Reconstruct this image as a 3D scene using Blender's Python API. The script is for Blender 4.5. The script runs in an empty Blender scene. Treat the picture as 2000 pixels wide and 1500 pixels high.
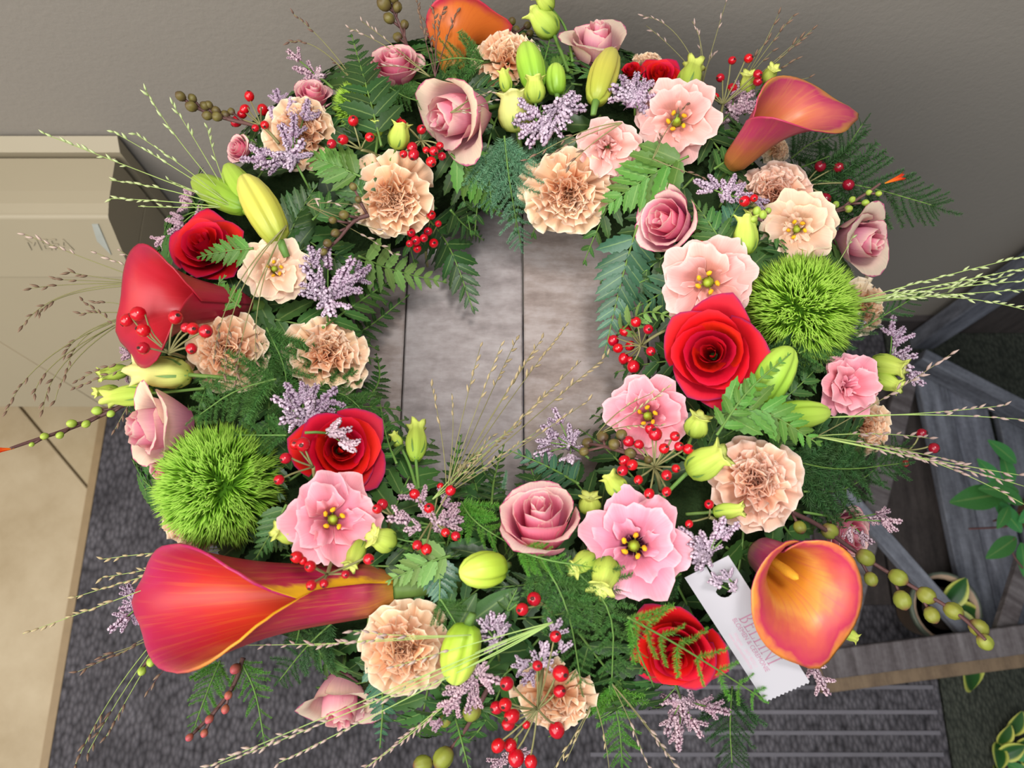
import bpy, math, random
import numpy as np
from mathutils import Vector, Matrix
from mathutils.geometry import tessellate_polygon
random.seed(7)
R_ = random.uniform
pi = math.pi
sc = bpy.context.scene
col = sc.collection
# ------------------------------------------------------------------ camera, world, lights
FPX, CX, CY = 1510.0, 1000.0, 750.0
PITCH = math.radians(72)
CAM = Vector((0, 0, 1.42))
FW = Vector((0, math.cos(PITCH), -math.sin(PITCH)))
UP = Vector((0, math.sin(PITCH), math.cos(PITCH)))
RT = Vector((1, 0, 0))
cd = bpy.data.cameras.new('camera')
cd.sensor_width = 36.0
cd.lens = 36.0 * FPX / 2000.0
cd.clip_start = 0.02
cd.dof.use_dof = True
cd.dof.focus_distance = 0.60
cd.dof.aperture_fstop = 8.0
cam = bpy.data.objects.new('camera', cd)
col.objects.link(cam)
cam.location = CAM
cam.rotation_euler = (pi / 2 - PITCH, 0, 0)
sc.camera = cam
w = bpy.data.worlds.new('world')
sc.world = w
w.use_nodes = True
bg = w.node_tree.nodes['Background']
bg.inputs[0].default_value = (0.80, 0.90, 1.0, 1)
bg.inputs[1].default_value = 0.30

def area(name, loc, target, size, energy, color, sy=None):
    l = bpy.data.lights.new(name, 'AREA')
    l.size = size
    if sy:
        l.shape = 'RECTANGLE'
        l.size_y = sy
    l.energy = energy
    l.color = color
    o = bpy.data.objects.new(name, l)
    col.objects.link(o)
    o.location = loc
    d = Vector(target) - Vector(loc)
    o.rotation_euler = d.to_track_quat('-Z', 'Y').to_euler()
    return o
area('window_light', (-1.0, -0.75, 2.35), (0, 0.25, 0.75), 1.9, 62, (1.0, 0.975, 0.94), 1.9)
area('warm_room_light', (-2.2, -0.35, 1.6), (-0.4, 0.4, 0.5), 0.9, 12, (1.0, 0.84, 0.62))
area('skylight', (0.3, -0.3, 2.7), (0.1, 0.25, 0.8), 1.0, 8, (0.88, 0.94, 1.0))
dl = area('added_wreath_light', (0.22, 0.30, 2.5), (0.02, 0.235, 0.8), 0.30, 1.3, (1.0, 0.98, 0.96))  # added lamp without a known source, brightens the wreath and little else
dl.data.spread = math.radians(42)
sc.view_settings.view_transform = 'Standard'
sc.view_settings.look = 'None'
sc.view_settings.gamma = 1.0
sc.view_settings.use_curve_mapping = False
sc.view_settings.exposure = 0.0

# ------------------------------------------------------------------ helpers: rays, wreath surface
WC = Vector((-0.011, 0.235, 0.81))
WR, WA, WB = 0.208, 0.095, 0.075
BOARD = 0.77

def ray(px, py):
    return (FW + RT * ((px - CX) / FPX) - UP * ((py - CY) / FPX)).normalized()
def tor(p):
    rho = math.hypot(p.x - WC.x, p.y - WC.y)
    return math.hypot((rho - WR) / WA, (p.z - WC.z) / WB) - 1
def P(px, py, lift=0.0):
    d = ray(px, py)
    best, bt = 1e9, 0.6
    t = 0.40
    while t < 0.95:
        f = tor(CAM + d * t)
        if f < best:
            best, bt = f, t
        if f < 0:
            bt = t
            break
        t += 0.003
    p = CAM + d * (bt - lift)
    if p.y > 0.557:
        p = CAM + d * (0.557 / d.y)
    return p
def on_z(px, py, z):
    d = ray(px, py)
    return CAM + d * ((z - CAM.z) / d.z)
def on_y(px, py, y):
    d = ray(px, py)
    return CAM + d * (y / d.y)
def mpp(p):
    return (p - CAM).dot(FW) / FPX
def facing(p, lx, ly):
    return ((CAM - p).normalized() + RT * lx - UP * ly).normalized()
def frame(zdir, loc, s=1.0, roll=0.0, xref=None):
    z = zdir.normalized()
    x = xref if xref is not None else RT
    x = x - z * x.dot(z)
    if x.length < 1e-3:
        x = UP - z * UP.dot(z)
    x.normalize()
    y = z.cross(x)
    m = Matrix((x, y, z)).transposed().to_4x4()
    return Matrix.Translation(loc) @ m @ Matrix.Rotation(roll, 4, 'Z') @ Matrix.Diagonal((s, s, s, 1))

# ------------------------------------------------------------------ helpers: meshes and objects
def mk(name, verts, faces, mats=(), uv=None, midx=None, smooth=True):
    me = bpy.data.meshes.new(name)
    me.from_pydata([tuple(v) for v in verts], [], [tuple(f) for f in faces])
    for m in (mats if isinstance(mats, (list, tuple)) else [mats]):
        me.materials.append(m)
    if smooth:
        me.polygons.foreach_set('use_smooth', [True] * len(me.polygons))
    if midx is not None:
        me.polygons.foreach_set('material_index', midx)
    if uv is not None:
        lay = me.uv_layers.new(name='UVMap')
        li = np.empty(len(me.loops), dtype=np.int32)
        me.loops.foreach_get('vertex_index', li)
        lay.data.foreach_set('uv', np.asarray(uv, dtype=np.float32)[li].ravel())
    me.update()
    return me
class MB:
    def __init__(s):
        s.v, s.f, s.uv = [], [], []
    def grid(s, fn, nu, nv, close=False):
        b = len(s.v)
        for i in range(nu + 1):
            for j in range(nv + (0 if close else 1)):
                u, v = i / nu, j / nv
                s.v.append(fn(u, v))
                s.uv.append((u, v))
        n = nv if close else nv + 1
        for i in range(nu):
            for j in range(nv):
                k = (j + 1) % n
                s.f.append((b + i * n + j, b + i * n + k, b + (i + 1) * n + k, b + (i + 1) * n + j))
        return s
    def tube(s, pts, rad, sides=5, uv0=0.0, uv1=1.0):
        pts = [Vector(p) for p in pts]
        n = len(pts)
        rad = rad if isinstance(rad, (list, tuple)) else [rad] * n
        b = len(s.v)
        ref = None
        for i, p in enumerate(pts):
            t = (pts[min(i + 1, n - 1)] - pts[max(i - 1, 0)])
            if t.length < 1e-9:
                t = Vector((0, 0, 1))
            t.normalize()
            if ref is None:
                ref = t.orthogonal().normalized()
            a = (ref - t * ref.dot(t))
            if a.length < 1e-6:
                a = t.orthogonal()
            a.normalize()
            ref = a
            c = t.cross(a)
            for k in range(sides):
                th = 2 * pi * k / sides
                s.v.append(p + (a * math.cos(th) + c * math.sin(th)) * rad[i])
                s.uv.append((uv0 + (uv1 - uv0) * i / max(1, n - 1), k / sides))
        for i in range(n - 1):
            for k in range(sides):
                k2 = (k + 1) % sides
                s.f.append((b + i * sides + k, b + i * sides + k2, b + (i + 1) * sides + k2, b + (i + 1) * sides + k))
        s.f.append(tuple(b + k for k in range(sides))[::-1])
        s.f.append(tuple(b + (n - 1) * sides + k for k in range(sides)))
        return s
    def lathe(s, prof, sides=12, mod=None, M=None):
        b = len(s.v)
        n = len(prof)
        for i, (r, z) in enumerate(prof):
            for k in range(sides):
                th = 2 * pi * k / sides
                rr = r * (mod(th, i / (n - 1)) if mod else 1)
                p = Vector((rr * math.cos(th), rr * math.sin(th), z))
                s.v.append(M @ p if M else p)
                s.uv.append((i / (n - 1), k / sides))
        for i in range(n - 1):
            for k in range(sides):
                k2 = (k + 1) % sides
                s.f.append((b + i * sides + k, b + i * sides + k2, b + (i + 1) * sides + k2, b + (i + 1) * sides + k))
        s.f.append(tuple(b + k for k in range(sides))[::-1])
        s.f.append(tuple(b + (n - 1) * sides + k for k in range(sides)))
        return s
    def box(s, c, h, M=None):
        b = len(s.v)
        for sx in (-1, 1):
            for sy in (-1, 1):
                for sz in (-1, 1):
                    p = Vector((c[0] + sx * h[0], c[1] + sy * h[1], c[2] + sz * h[2]))
                    s.v.append(M @ p if M else p)
                    s.uv.append(((sx + 1) / 2, (sy + 1) / 2))
        for f in ((0, 1, 3, 2), (4, 6, 7, 5), (0, 4, 5, 1), (2, 3, 7, 6), (0, 2, 6, 4), (1, 5, 7, 3)):
            s.f.append(tuple(b + i for i in f))
        return s
    def add(s, me_v, me_f, me_uv, M):
        b = len(s.v)
        s.v += [M @ Vector(v) for v in me_v]
        s.f += [tuple(b + i for i in f) for f in me_f]
        s.uv += me_uv
        return s
    def mesh(s, name, mat, smooth=True):
        return mk(name, s.v, s.f, mat, s.uv, smooth=smooth)
ALL = []
def tag(o, label=None, cat=None, group=None, kind=None):
    if label: o['label'] = label
    if cat: o['category'] = cat
    if group: o['group'] = group
    if kind: o['kind'] = kind
    return o
def obj(name, me, parent=None, M=None):
    o = bpy.data.objects.new(name, me)
    col.objects.link(o)
    if parent is not None:
        o.parent = parent
    if M is not None:
        o.matrix_basis = M
    return o
def root(name, M, label, cat, group=None):
    o = obj(name, None, None, M)
    o.empty_display_size = 0.01
    return tag(o, label, cat, group)
def inst(spec, name, M, label, cat, group=None):
    """spec: list of (part name, mesh, local matrix, [sub parts], label or kind dict)"""
    r = root(name, M, label, cat, group)
    for part in spec:
        pn, me, L = part[0], part[1], part[2]
        c = obj(pn, me, r, L)
        if len(part) > 4 and part[4]:
            for k, v in part[4].items():
                c[k] = v
        if len(part) > 3 and part[3]:
            for (sn, sm, SL) in part[3]:
                obj(sn, sm, c, SL)
    return r
def chaikin(pts, it=2):
    for _ in range(it):
        q = [pts[0]]
        for a, b in zip(pts[:-1], pts[1:]):
            q.append(a * .75 + b * .25)
            q.append(a * .25 + b * .75)
        q.append(pts[-1])
        pts = q
    return pts
def bez(a, c, b, n):
    return [a * (1 - t) ** 2 + c * (2 * t * (1 - t)) + b * t * t for t in [i / n for i in range(n + 1)]]
I4 = Matrix.Identity(4)
def T(x, y, z): return Matrix.Translation((x, y, z))
def RZ(a): return Matrix.Rotation(a, 4, 'Z')
def RX(a): return Matrix.Rotation(a, 4, 'X')
def RY(a): return Matrix.Rotation(a, 4, 'Y')
def S(*a):
    a = a if len(a) == 3 else (a[0],) * 3
    return Matrix.Diagonal((a[0], a[1], a[2], 1))

# ------------------------------------------------------------------ materials
def lin(c):
    if isinstance(c, str):
        c = [int(c[i:i + 2], 16) / 255 for i in (1, 3, 5)]
    return tuple((x / 12.92 if x <= 0.04045 else ((x + 0.055) / 1.055) ** 2.4) for x in c) + (1,)
class NT:
    def __init__(s, name):
        s.m = bpy.data.materials.new(name)
        s.m.use_nodes = True
        s.n = s.m.node_tree.nodes
        s.l = s.m.node_tree.links
        s.b = s.n['Principled BSDF']
        s.out = s.n['Material Output']
    def new(s, t, **k):
        nd = s.n.new(t)
        for a, v in k.items():
            setattr(nd, a, v)
        return nd
    def put(s, sock, v):
        if hasattr(v, 'is_output') or isinstance(v, bpy.types.NodeSocket):
            s.l.new(v, sock)
        else:
            sock.default_value = v
    def math(s, op, a, b=0.0, c=0.0):
        nd = s.new('ShaderNodeMath', operation=op)
        for i, x in enumerate((a, b, c)):
            s.put(nd.inputs[i], x)
        return nd.outputs[0]
    def mix(s, f, a, b, mode='MIX'):
        nd = s.new('ShaderNodeMix', data_type='RGBA', blend_type=mode)
        s.put(nd.inputs[0], f)
        s.put(nd.inputs[6], a)
        s.put(nd.inputs[7], b)
        return nd.outputs[2]
    def ramp(s, f, stops):
        nd = s.new('ShaderNodeValToRGB')
        e = nd.color_ramp.elements
        while len(e) < len(stops):
            e.new(0.5)
        for el, (p, c) in zip(e, stops):
            el.position = p
            el.color = lin(c) if isinstance(c, str) or len(c) == 3 else c
        s.put(nd.inputs[0], f)
        return nd.outputs[0]
    def noise(s, scale, vec=None, detail=3.0, rough=0.55):
        nd = s.new('ShaderNodeTexNoise')
        nd.inputs['Scale'].default_value = scale
        nd.inputs['Detail'].default_value = detail
        nd.inputs['Roughness'].default_value = rough
        if vec is not None:
            s.l.new(vec, nd.inputs['Vector'])
        return nd.outputs[0]
    def uv(s):
        nd = s.new('ShaderNodeUVMap')
        nd.uv_map = 'UVMap'
        sp = s.new('ShaderNodeSeparateXYZ')
        s.l.new(nd.outputs[0], sp.inputs[0])
        return nd.outputs[0], sp.outputs[0], sp.outputs[1]
    def obj_co(s):
        return s.new('ShaderNodeTexCoord').outputs['Object']
    def mapv(s, vec, scale):
        nd = s.new('ShaderNodeMapping')
        nd.inputs['Scale'].default_value = scale
        s.l.new(vec, nd.inputs[0])
        return nd.outputs[0]
    def bump(s, h, strength=0.3, dist=0.001):
        nd = s.new('ShaderNodeBump')
        nd.inputs['Strength'].default_value = strength
        nd.inputs['Distance'].default_value = dist
        s.l.new(h, nd.inputs['Height'])
        s.l.new(nd.outputs[0], s.b.inputs['Normal'])
    def vary(s, colr, amt=0.12, hue=0.02):
        oi = s.new('ShaderNodeObjectInfo')
        hs = s.new('ShaderNodeHueSaturation')
        s.put(hs.inputs['Color'], colr)
        v = s.math('MULTIPLY_ADD', oi.outputs['Random'], 2 * amt, 1 - amt)
        s.l.new(v, hs.inputs['Value'])
        h = s.math('MULTIPLY_ADD', oi.outputs['Random'], hue, 0.5 - hue / 2)
        s.l.new(h, hs.inputs['Hue'])
        return hs.outputs[0]
    def finish(s, colr, rough=0.5, spec=0.3, transl=0.0, sheen=0.0):
        s.put(s.b.inputs['Base Color'], colr)
        s.put(s.b.inputs['Roughness'], rough)
        s.b.inputs['Specular IOR Level'].default_value = spec
        if sheen:
            s.b.inputs['Sheen Weight'].default_value = sheen
        if transl > 0:
            tr = s.new('ShaderNodeBsdfTranslucent')
            s.put(tr.inputs[0], colr)
            mx = s.new('ShaderNodeMixShader')
            mx.inputs[0].default_value = transl
            s.l.new(s.b.outputs[0], mx.inputs[1])
            s.l.new(tr.outputs[0], mx.inputs[2])
            s.l.new(mx.outputs[0], s.out.inputs[0])
        return s.m
def petal_mat(name, stops, rim=None, rim_at=0.88, rough=0.55, transl=0.36, vary=0.06, vein=0.15, sheen=0.0, spec=0.2):
    n = NT(name)
    uvv, u, v = n.uv()
    c = n.ramp(u, stops)
    if rim:
        e = n.math('ABSOLUTE', n.math('MULTIPLY_ADD', v, 2.0, -1.0))
        e = n.math('MAXIMUM', n.math('POWER', e, 1.6), u)
        nz = n.noise(6, uvv)
        e = n.math('ADD', e, n.math('MULTIPLY_ADD', nz, 0.12, -0.06))
        mr = n.new('ShaderNodeMapRange')
        mr.interpolation_type = 'SMOOTHSTEP'
        n.put(mr.inputs[0], e)
        mr.inputs[1].default_value = rim_at
        mr.inputs[2].default_value = 1.0
        c = n.mix(mr.outputs[0], c, lin(rim))
    if vein:
        st = n.noise(1.0, n.mapv(uvv, (2, 30, 1)), 2)
        k = n.math('MULTIPLY_ADD', st, vein * 2, 1 - vein)
        cc = n.new('ShaderNodeCombineColor')
        for i in range(3):
            n.l.new(k, cc.inputs[i])
        c = n.mix(1.0, c, cc.outputs[0], 'MULTIPLY')
    c = n.vary(c, vary, 0.012)
    return n.finish(c, rough, spec, transl, sheen)
def plain(name, colr, rough=0.5, spec=0.3, transl=0.0, vary=0.08, nscale=60, namt=0.15, bump=0.0, bscale=200, bdist=0.0005, metal=0.0, hue=0.015):
    n = NT(name)
    base = lin(colr)
    nz = n.noise(nscale, n.obj_co())
    k = n.math('MULTIPLY_ADD', nz, namt * 2, 1 - namt)
    cc = n.new('ShaderNodeCombineColor')
    for i in range(3):
        n.l.new(k, cc.inputs[i])
    c = n.mix(1.0, base, cc.outputs[0], 'MULTIPLY')
    if vary:
        c = n.vary(c, vary, hue)
    if bump:
        n.bump(n.noise(bscale, n.obj_co(), 4), bump, bdist)
    n.b.inputs['Metallic'].default_value = metal
    return n.finish(c, rough, spec, transl)
def wood(name, stops, along=(1, 14, 14), scale=6, rough=0.7, bump=0.35, fine=True):
    n = NT(name)
    co = n.obj_co()
    oi = n.new('ShaderNodeObjectInfo')
    ad = n.new('ShaderNodeVectorMath', operation='ADD')
    n.l.new(co, ad.inputs[0])
    cmb = n.new('ShaderNodeCombineXYZ')
    for i in range(3):
        n.l.new(n.math('MULTIPLY', oi.outputs['Random'], 7.0 + i), cmb.inputs[i])
    n.l.new(cmb.outputs[0], ad.inputs[1])
    g = n.noise(scale, n.mapv(ad.outputs[0], along), 5, 0.65)
    sp = n.noise(140, ad.outputs[0], 2)
    f = n.math('ADD', n.math('MULTIPLY', g, 0.8), n.math('MULTIPLY', sp, 0.2))
    c = n.ramp(f, stops)
    c = n.vary(c, 0.1, 0.01)
    n.bump(f, bump, 0.002)
    return n.finish(c, rough, 0.25)

M_ = {}
M_['wall'] = plain('wall_plaster', '#918a81', 0.85, 0.2, vary=0, nscale=3, namt=0.04, bump=0.35, bscale=170, bdist=0.0012)
M_['box'] = plain('cream_plastic', '#9a8f78', 0.45, 0.35, vary=0, nscale=8, namt=0.04)
M_['boxdark'] = plain('dark_bracket', '#4a4444', 0.6, vary=0)
M_['zinc'] = plain('zinc_plate', '#9a9c94', 0.4, 0.5, vary=0)
M_['tile'] = (lambda n: (n.finish(n.vary(n.ramp(n.noise(5, n.obj_co(), 6, 0.65), [(0.3, '#9c8b6a'), (0.5, '#ad9d7e'), (0.7, '#b8a98b')]), 0.04), 0.45, 0.3)))(NT('beige_tile'))
M_['grout'] = plain('grout', '#83745a', 0.9, vary=0)
M_['edge'] = plain('brass_edge', '#8a7454', 0.5, 0.4, vary=0)
def mat_carpet(name, a, b, scale):
    n = NT(name)
    co = n.obj_co()
    v = n.new('ShaderNodeTexVoronoi')
    v.inputs['Scale'].default_value = scale
    n.l.new(n.mapv(co, (1.0, 0.55, 1)), v.inputs[0])
    f = n.math('MULTIPLY_ADD', v.outputs[0], -1.0, 1.0)
    g = n.noise(9, co, 3)
    c = n.mix(n.math('MULTIPLY', f, g), lin(a), lin(b))
    n.bump(f, 0.8, 0.004)
    return n.finish(c, 0.9, 0.15)
M_['carpet'] = mat_carpet('dark_loop_carpet', '#29272a', '#827e84', 150)
M_['carpet2'] = mat_carpet('dark_green_grey_carpet', '#272a25', '#5d6055', 190)
M_['rib'] = plain('grey_rib', '#6e6b71', 0.9, 0.1, vary=0.1)
M_['plank'] = wood('weathered_plank', [(0.25, '#6c6361'), (0.45, '#857c7a'), (0.58, '#948c8a'), (0.78, '#a49d9b')], (5, 14, 8), 4.5, 0.8, 0.5)
M_['plankr'] = wood('weathered_plank_brown', [(0.25, '#655752'), (0.45, '#82756f'), (0.58, '#928783'), (0.78, '#a29995')], (5, 16, 8), 4.5, 0.8, 0.5)
M_['leg'] = wood('table_leg_wood', [(0.3, '#4c4038'), (0.6, '#73655a')], (8, 8, 1), 6)
M_['rack'] = wood('grey_weathered_wood', [(0.28, '#3f4047'), (0.45, '#62646d'), (0.6, '#7a7d87'), (0.75, '#9194a0')], (20, 2.2, 14), 3.2, 0.7, 0.7)
M_['rackx'] = wood('grey_brown_weathered_wood', [(0.28, '#3f3938'), (0.45, '#5a5354'), (0.6, '#6e6869'), (0.75, '#817b7d')], (2.2, 20, 14), 3.2, 0.7, 0.7)
M_['rackb'] = wood('brown_raw_wood', [(0.3, '#57473a'), (0.6, '#75624f')], (2, 14, 14), 4, 0.75, 0.4)
M_['rackd'] = wood('dark_stained_wood', [(0.3, '#2f2a29'), (0.6, '#4a4341')], (14, 2, 14), 4, 0.75, 0.4)
M_['terra'] = plain('terracotta', '#a5785a', 0.8)
M_['potg'] = plain('green_glazed_pot', '#5b6355', 0.4, 0.4)
M_['pott'] = plain('tan_pot', '#b29a80', 0.7)
M_['soil'] = plain('potting_soil', '#231b15', 0.95, bump=0.6, bscale=150, bdist=0.003)
M_['foam'] = plain('mossy_base', '#26361c', 0.95, 0.1, vary=0, nscale=60, namt=0.5, bump=1.0, bscale=90, bdist=0.01)

# roses
M_['pink_in'] = petal_mat('rose_petal_pink', [(0.0, '#e0507e'), (0.5, '#ec749a'), (0.85, '#f098ac'), (1.0, '#f4bfc2')], '#f6d8cc', 0.93)
M_['pink_out'] = petal_mat('rose_petal_pale', [(0.0, '#b8447a'), (0.4, '#da769a'), (0.75, '#e9a8b4'), (1.0, '#f3d4c6')], '#d8648e', 0.975)
M_['cream_out'] = petal_mat('rose_petal_cream', [(0.0, '#c5708e'), (0.4, '#dca0ac'), (0.75, '#e8c4b4'), (1.0, '#efdac0')], '#d0688e', 0.975)
M_['red_in'] = petal_mat('red_rose_petal', [(0.0, '#a00410'), (0.5, '#bf0816'), (0.9, '#cc0d20'), (1.0, '#c61830')], None, rough=0.6, transl=0.05, sheen=0.0, vein=0.08)
M_['red_out'] = petal_mat('red_rose_outer_petal', [(0.0, '#7c0612'), (0.5, '#a80a18'), (0.9, '#bf0d24'), (1.0, '#a8143a')], '#8b1848', 0.95, rough=0.6, transl=0.05, sheen=0.0, vein=0.08)  # rim darkened to put shading between the petals into the colour
# carnation
M_['carn_in'] = petal_mat('carnation_petal_apricot', [(0.0, '#ef9c6a'), (0.6, '#f0b186'), (1.0, '#f5cda8')], '#fae2c8', 0.9, transl=0.3)
M_['carn_out'] = petal_mat('carnation_petal_peach', [(0.0, '#d6b272'), (0.35, '#eab888'), (0.8, '#f2c49c'), (1.0, '#f5d6b4')], '#f8e4c8', 0.94, transl=0.3)
M_['carn_pink'] = petal_mat('carnation_petal_rosy', [(0.0, '#e88e6c'), (0.6, '#efb090'), (1.0, '#f4cdb4')], '#f7dccb', 0.9, transl=0.3)
M_['carn_cream'] = petal_mat('carnation_petal_cream', [(0.0, '#cdbb7e'), (0.4, '#e3cda0'), (1.0, '#f0dcbd')], '#f3e4cb', 0.92, transl=0.3)
# lisianthus
M_['lis_pale'] = petal_mat('lisianthus_petal_pale_pink', [(0.0, '#c9b46a'), (0.3, '#df9688'), (0.75, '#f0b2a8'), (1.0, '#f4c2ba')], '#f6d0c8', 0.93, transl=0.36)  # deeper pink low on the petal paints in shading for depth
M_['lis_pink'] = petal_mat('lisianthus_petal_pink', [(0.0, '#9c6a58'), (0.3, '#d86c82'), (0.75, '#ec8e9e'), (1.0, '#f2a9b2')], '#f5bcc2', 0.94, transl=0.3)  # same painted depth shading: darker pink near the base
M_['lis_dark'] = petal_mat('lisianthus_petal_dark_throat', [(0.0, '#2e1020'), (0.28, '#5b2038'), (0.4, '#dc7a94'), (0.75, '#eb90a6'), (1.0, '#f2abba')], '#f5bcc6', 0.94, transl=0.28)
M_['lis_peach'] = petal_mat('lisianthus_petal_peach', [(0.0, '#c9b870'), (0.25, '#e8b894'), (0.75, '#f0c8aa'), (1.0, '#f3d4bc')], '#f5e2c2', 0.93, transl=0.36)
M_['pistil'] = plain('pistil_green', '#93a52e', 0.5)
M_['anther'] = plain('anther_orange', '#dba21a', 0.8)
M_['budg'] = petal_mat('lisianthus_bud_lime', [(0.0, '#8fae3a'), (0.4, '#c3d45c'), (0.8, '#dbe277'), (1.0, '#e3e78a')], None, transl=0.25, vein=0.2)
M_['budy'] = petal_mat('lisianthus_bud_yellow', [(0.0, '#b9c65a'), (0.4, '#e6e28c'), (1.0, '#f0eba6')], None, transl=0.3, vein=0.12)
M_['lilyg'] = petal_mat('lily_bud_green', [(0.0, '#6f9c2a'), (0.4, '#9dc141'), (0.8, '#b6cf58'), (1.0, '#cbd97c')], None, rough=0.4, transl=0.15, vein=0.1, vary=0.1, spec=0.35)
M_['lilyy'] = petal_mat('lily_bud_yellow', [(0.0, '#97a83a'), (0.4, '#c9c352'), (0.8, '#d3cb66'), (1.0, '#b9c763')], None, rough=0.4, transl=0.15, vein=0.14, vary=0.06, spec=0.35)
M_['lilyl'] = petal_mat('lily_bud_lime', [(0.0, '#93b832'), (0.4, '#bcd244'), (1.0, '#cfdf6a')], None, rough=0.4, transl=0.15, vein=0.08, vary=0.04, spec=0.35)
# greenery
def leaf_mat(name, a, b, rough=0.42, transl=0.10, spec=0.32, vary=0.25):
    n = NT(name)
    uvv, u, v = n.uv()
    e = n.math('ABSOLUTE', n.math('MULTIPLY_ADD', v, 2.0, -1.0))
    mr = n.new('ShaderNodeMapRange')
    n.put(mr.inputs[0], e)
    mr.inputs[1].default_value = 0.0
    mr.inputs[2].default_value = 0.12
    c = n.mix(n.noise(60, n.obj_co()), lin(a), lin(b))
    c = n.mix(n.math('MULTIPLY_ADD', mr.outputs[0], -0.35, 0.35), c, lin('#9fb568'))
    c = n.vary(c, vary, 0.03)
    n.bump(n.noise(1.0, n.mapv(uvv, (14, 3, 1)), 1), 0.25, 0.0004)
    return n.finish(c, rough, spec, transl)
M_['fern'] = leaf_mat('fern_leaf_deep_green', '#2f4f23', '#446a30')
M_['fernd'] = leaf_mat('fern_leaf_dark_green', '#233b1c', '#335428')
M_['fernl'] = leaf_mat('fern_leaf_bright_green', '#426928', '#608c38', 0.45, 0.15)
M_['ferno'] = leaf_mat('fern_leaf_pale_olive', '#5f8040', '#7d9c55', 0.5, 0.15, 0.25)
M_['fernb'] = leaf_mat('fern_leaf_silver_green', '#2c4d38', '#416a4e', 0.36, 0.08, 0.45)
M_['stem'] = plain('green_stem', '#5f7f3a', 0.5)
M_['stemp'] = plain('pale_green_stem', '#97ad62', 0.55)
M_['stemo'] = plain('olive_stem', '#7f7b50', 0.55)
M_['stemb'] = plain('brown_purple_stem', '#5d3f3c', 0.55)
def ramp_mat(name, stops, rough=0.6, transl=0.15, vary=0.1, spec=0.2, nz=0.0, ns=20):
    n = NT(name)
    uvv, u, v = n.uv()
    if nz:
        u = n.math('ADD', u, n.math('MULTIPLY_ADD', n.noise(ns, n.obj_co(), 2), nz * 2, -nz))
    return n.finish(n.vary(n.ramp(u, stops), vary, 0.02), rough, spec, transl)
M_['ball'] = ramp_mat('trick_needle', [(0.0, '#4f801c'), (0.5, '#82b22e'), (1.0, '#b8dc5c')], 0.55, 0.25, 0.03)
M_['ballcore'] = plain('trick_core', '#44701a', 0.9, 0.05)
M_['asp'] = ramp_mat('asparagus_needle_green', [(0.0, '#3a652c'), (1.0, '#6a984e')], 0.5, 0.2, 0.15)
M_['aspb'] = ramp_mat('asparagus_needle_blue_green', [(0.0, '#4a7a56'), (1.0, '#88b48e')], 0.5, 0.2, 0.1)
M_['aspd'] = ramp_mat('asparagus_needle_dark_green', [(0.0, '#294824'), (1.0, '#4c7240')], 0.5, 0.2, 0.15)
M_['aspl'] = ramp_mat('asparagus_needle_light_green', [(0.0, '#4c8a2c'), (1.0, '#80b84a')], 0.5, 0.25, 0.12)
M_['stat'] = ramp_mat('statice_lilac', [(0.0, '#6a5058'), (0.45, '#a888a2'), (1.0, '#d6c4d0')], 0.7, 0.2, 0.15, nz=.5)
M_['statp'] = ramp_mat('statice_mauve', [(0.0, '#64484c'), (0.45, '#aa8496'), (1.0, '#dcc2c8')], 0.7, 0.2, 0.15, nz=.5)
M_['grassg'] = ramp_mat('grass_seed_pale_green', [(0.0, '#8fa060'), (1.0, '#c9cf9e')], 0.6, 0.1, 0.08)
M_['grassb'] = ramp_mat('grass_seed_brown', [(0.0, '#5e4638'), (1.0, '#8a705e')], 0.6, 0.1, 0.1)
M_['grassm'] = ramp_mat('grass_seed_mauve', [(0.0, '#8a7468'), (1.0, '#cbb3a8')], 0.6, 0.1, 0.08)
M_['grasst'] = ramp_mat('grass_seed_straw', [(0.0, '#8a7858'), (1.0, '#c4b08a')], 0.6, 0.1, 0.08)
M_['berry'] = plain('red_berry', '#b50a1e', 0.18, 0.6, vary=0.14, nscale=90, namt=0.15, hue=0.004)
M_['berryd'] = plain('dark_red_berry', '#8a0d24', 0.2, 0.55, vary=0.12, nscale=90, namt=0.15, hue=0.004)
M_['calyx'] = plain('brown_calyx', '#3d221b', 0.8)
M_['croc'] = ramp_mat('crocosmia_pod', [(0.0, '#7a4a40'), (0.3, '#8a8c38'), (0.7, '#7f8430'), (1.0, '#6a3a34')], 0.45, 0.05, 0.12, 0.35)
M_['crocg'] = ramp_mat('crocosmia_green_bud', [(0.0, '#7a4a4a'), (0.3, '#93ab40'), (1.0, '#a9b84a')], 0.45, 0.05, 0.1, 0.35)
M_['crocb'] = ramp_mat('crocosmia_brown_pod', [(0.0, '#4d3a30'), (0.5, '#6d6230'), (1.0, '#54402c')], 0.45, 0.05, 0.15, 0.35)
M_['crocr'] = ramp_mat('crocosmia_red_bud', [(0.0, '#8f5a3c'), (0.5, '#a85a4a'), (1.0, '#b84858')], 0.45, 0.05, 0.1, 0.3)
M_['flame'] = petal_mat('crocosmia_flower_orange', [(0.0, '#d98a2a'), (0.5, '#e8641c'), (1.0, '#d9321c')], None)
M_['spadix'] = plain('spadix_orange', '#dd9a2c', 0.7, bump=0.5, bscale=900, bdist=0.0005)
M_['card'] = plain('white_card', '#a9a6ab', 0.6, 0.2, vary=0, nscale=5, namt=0.015)
M_['ink'] = plain('mauve_ink', '#a8788c', 0.7, vary=0)
M_['ink2'] = plain('pale_mauve_ink', '#bd9aa8', 0.7, vary=0)
M_['leafp'] = leaf_mat('glossy_house_leaf', '#2e6a35', '#4c8f4c', 0.25)
M_['leafv'] = ramp_mat('variegated_leaf', [(0.0, '#244a20'), (0.6, '#2f5a25'), (0.8, '#c2c458'), (1.0, '#cfd06a')], 0.35, 0.1, 0.05, 0.4)

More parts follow.
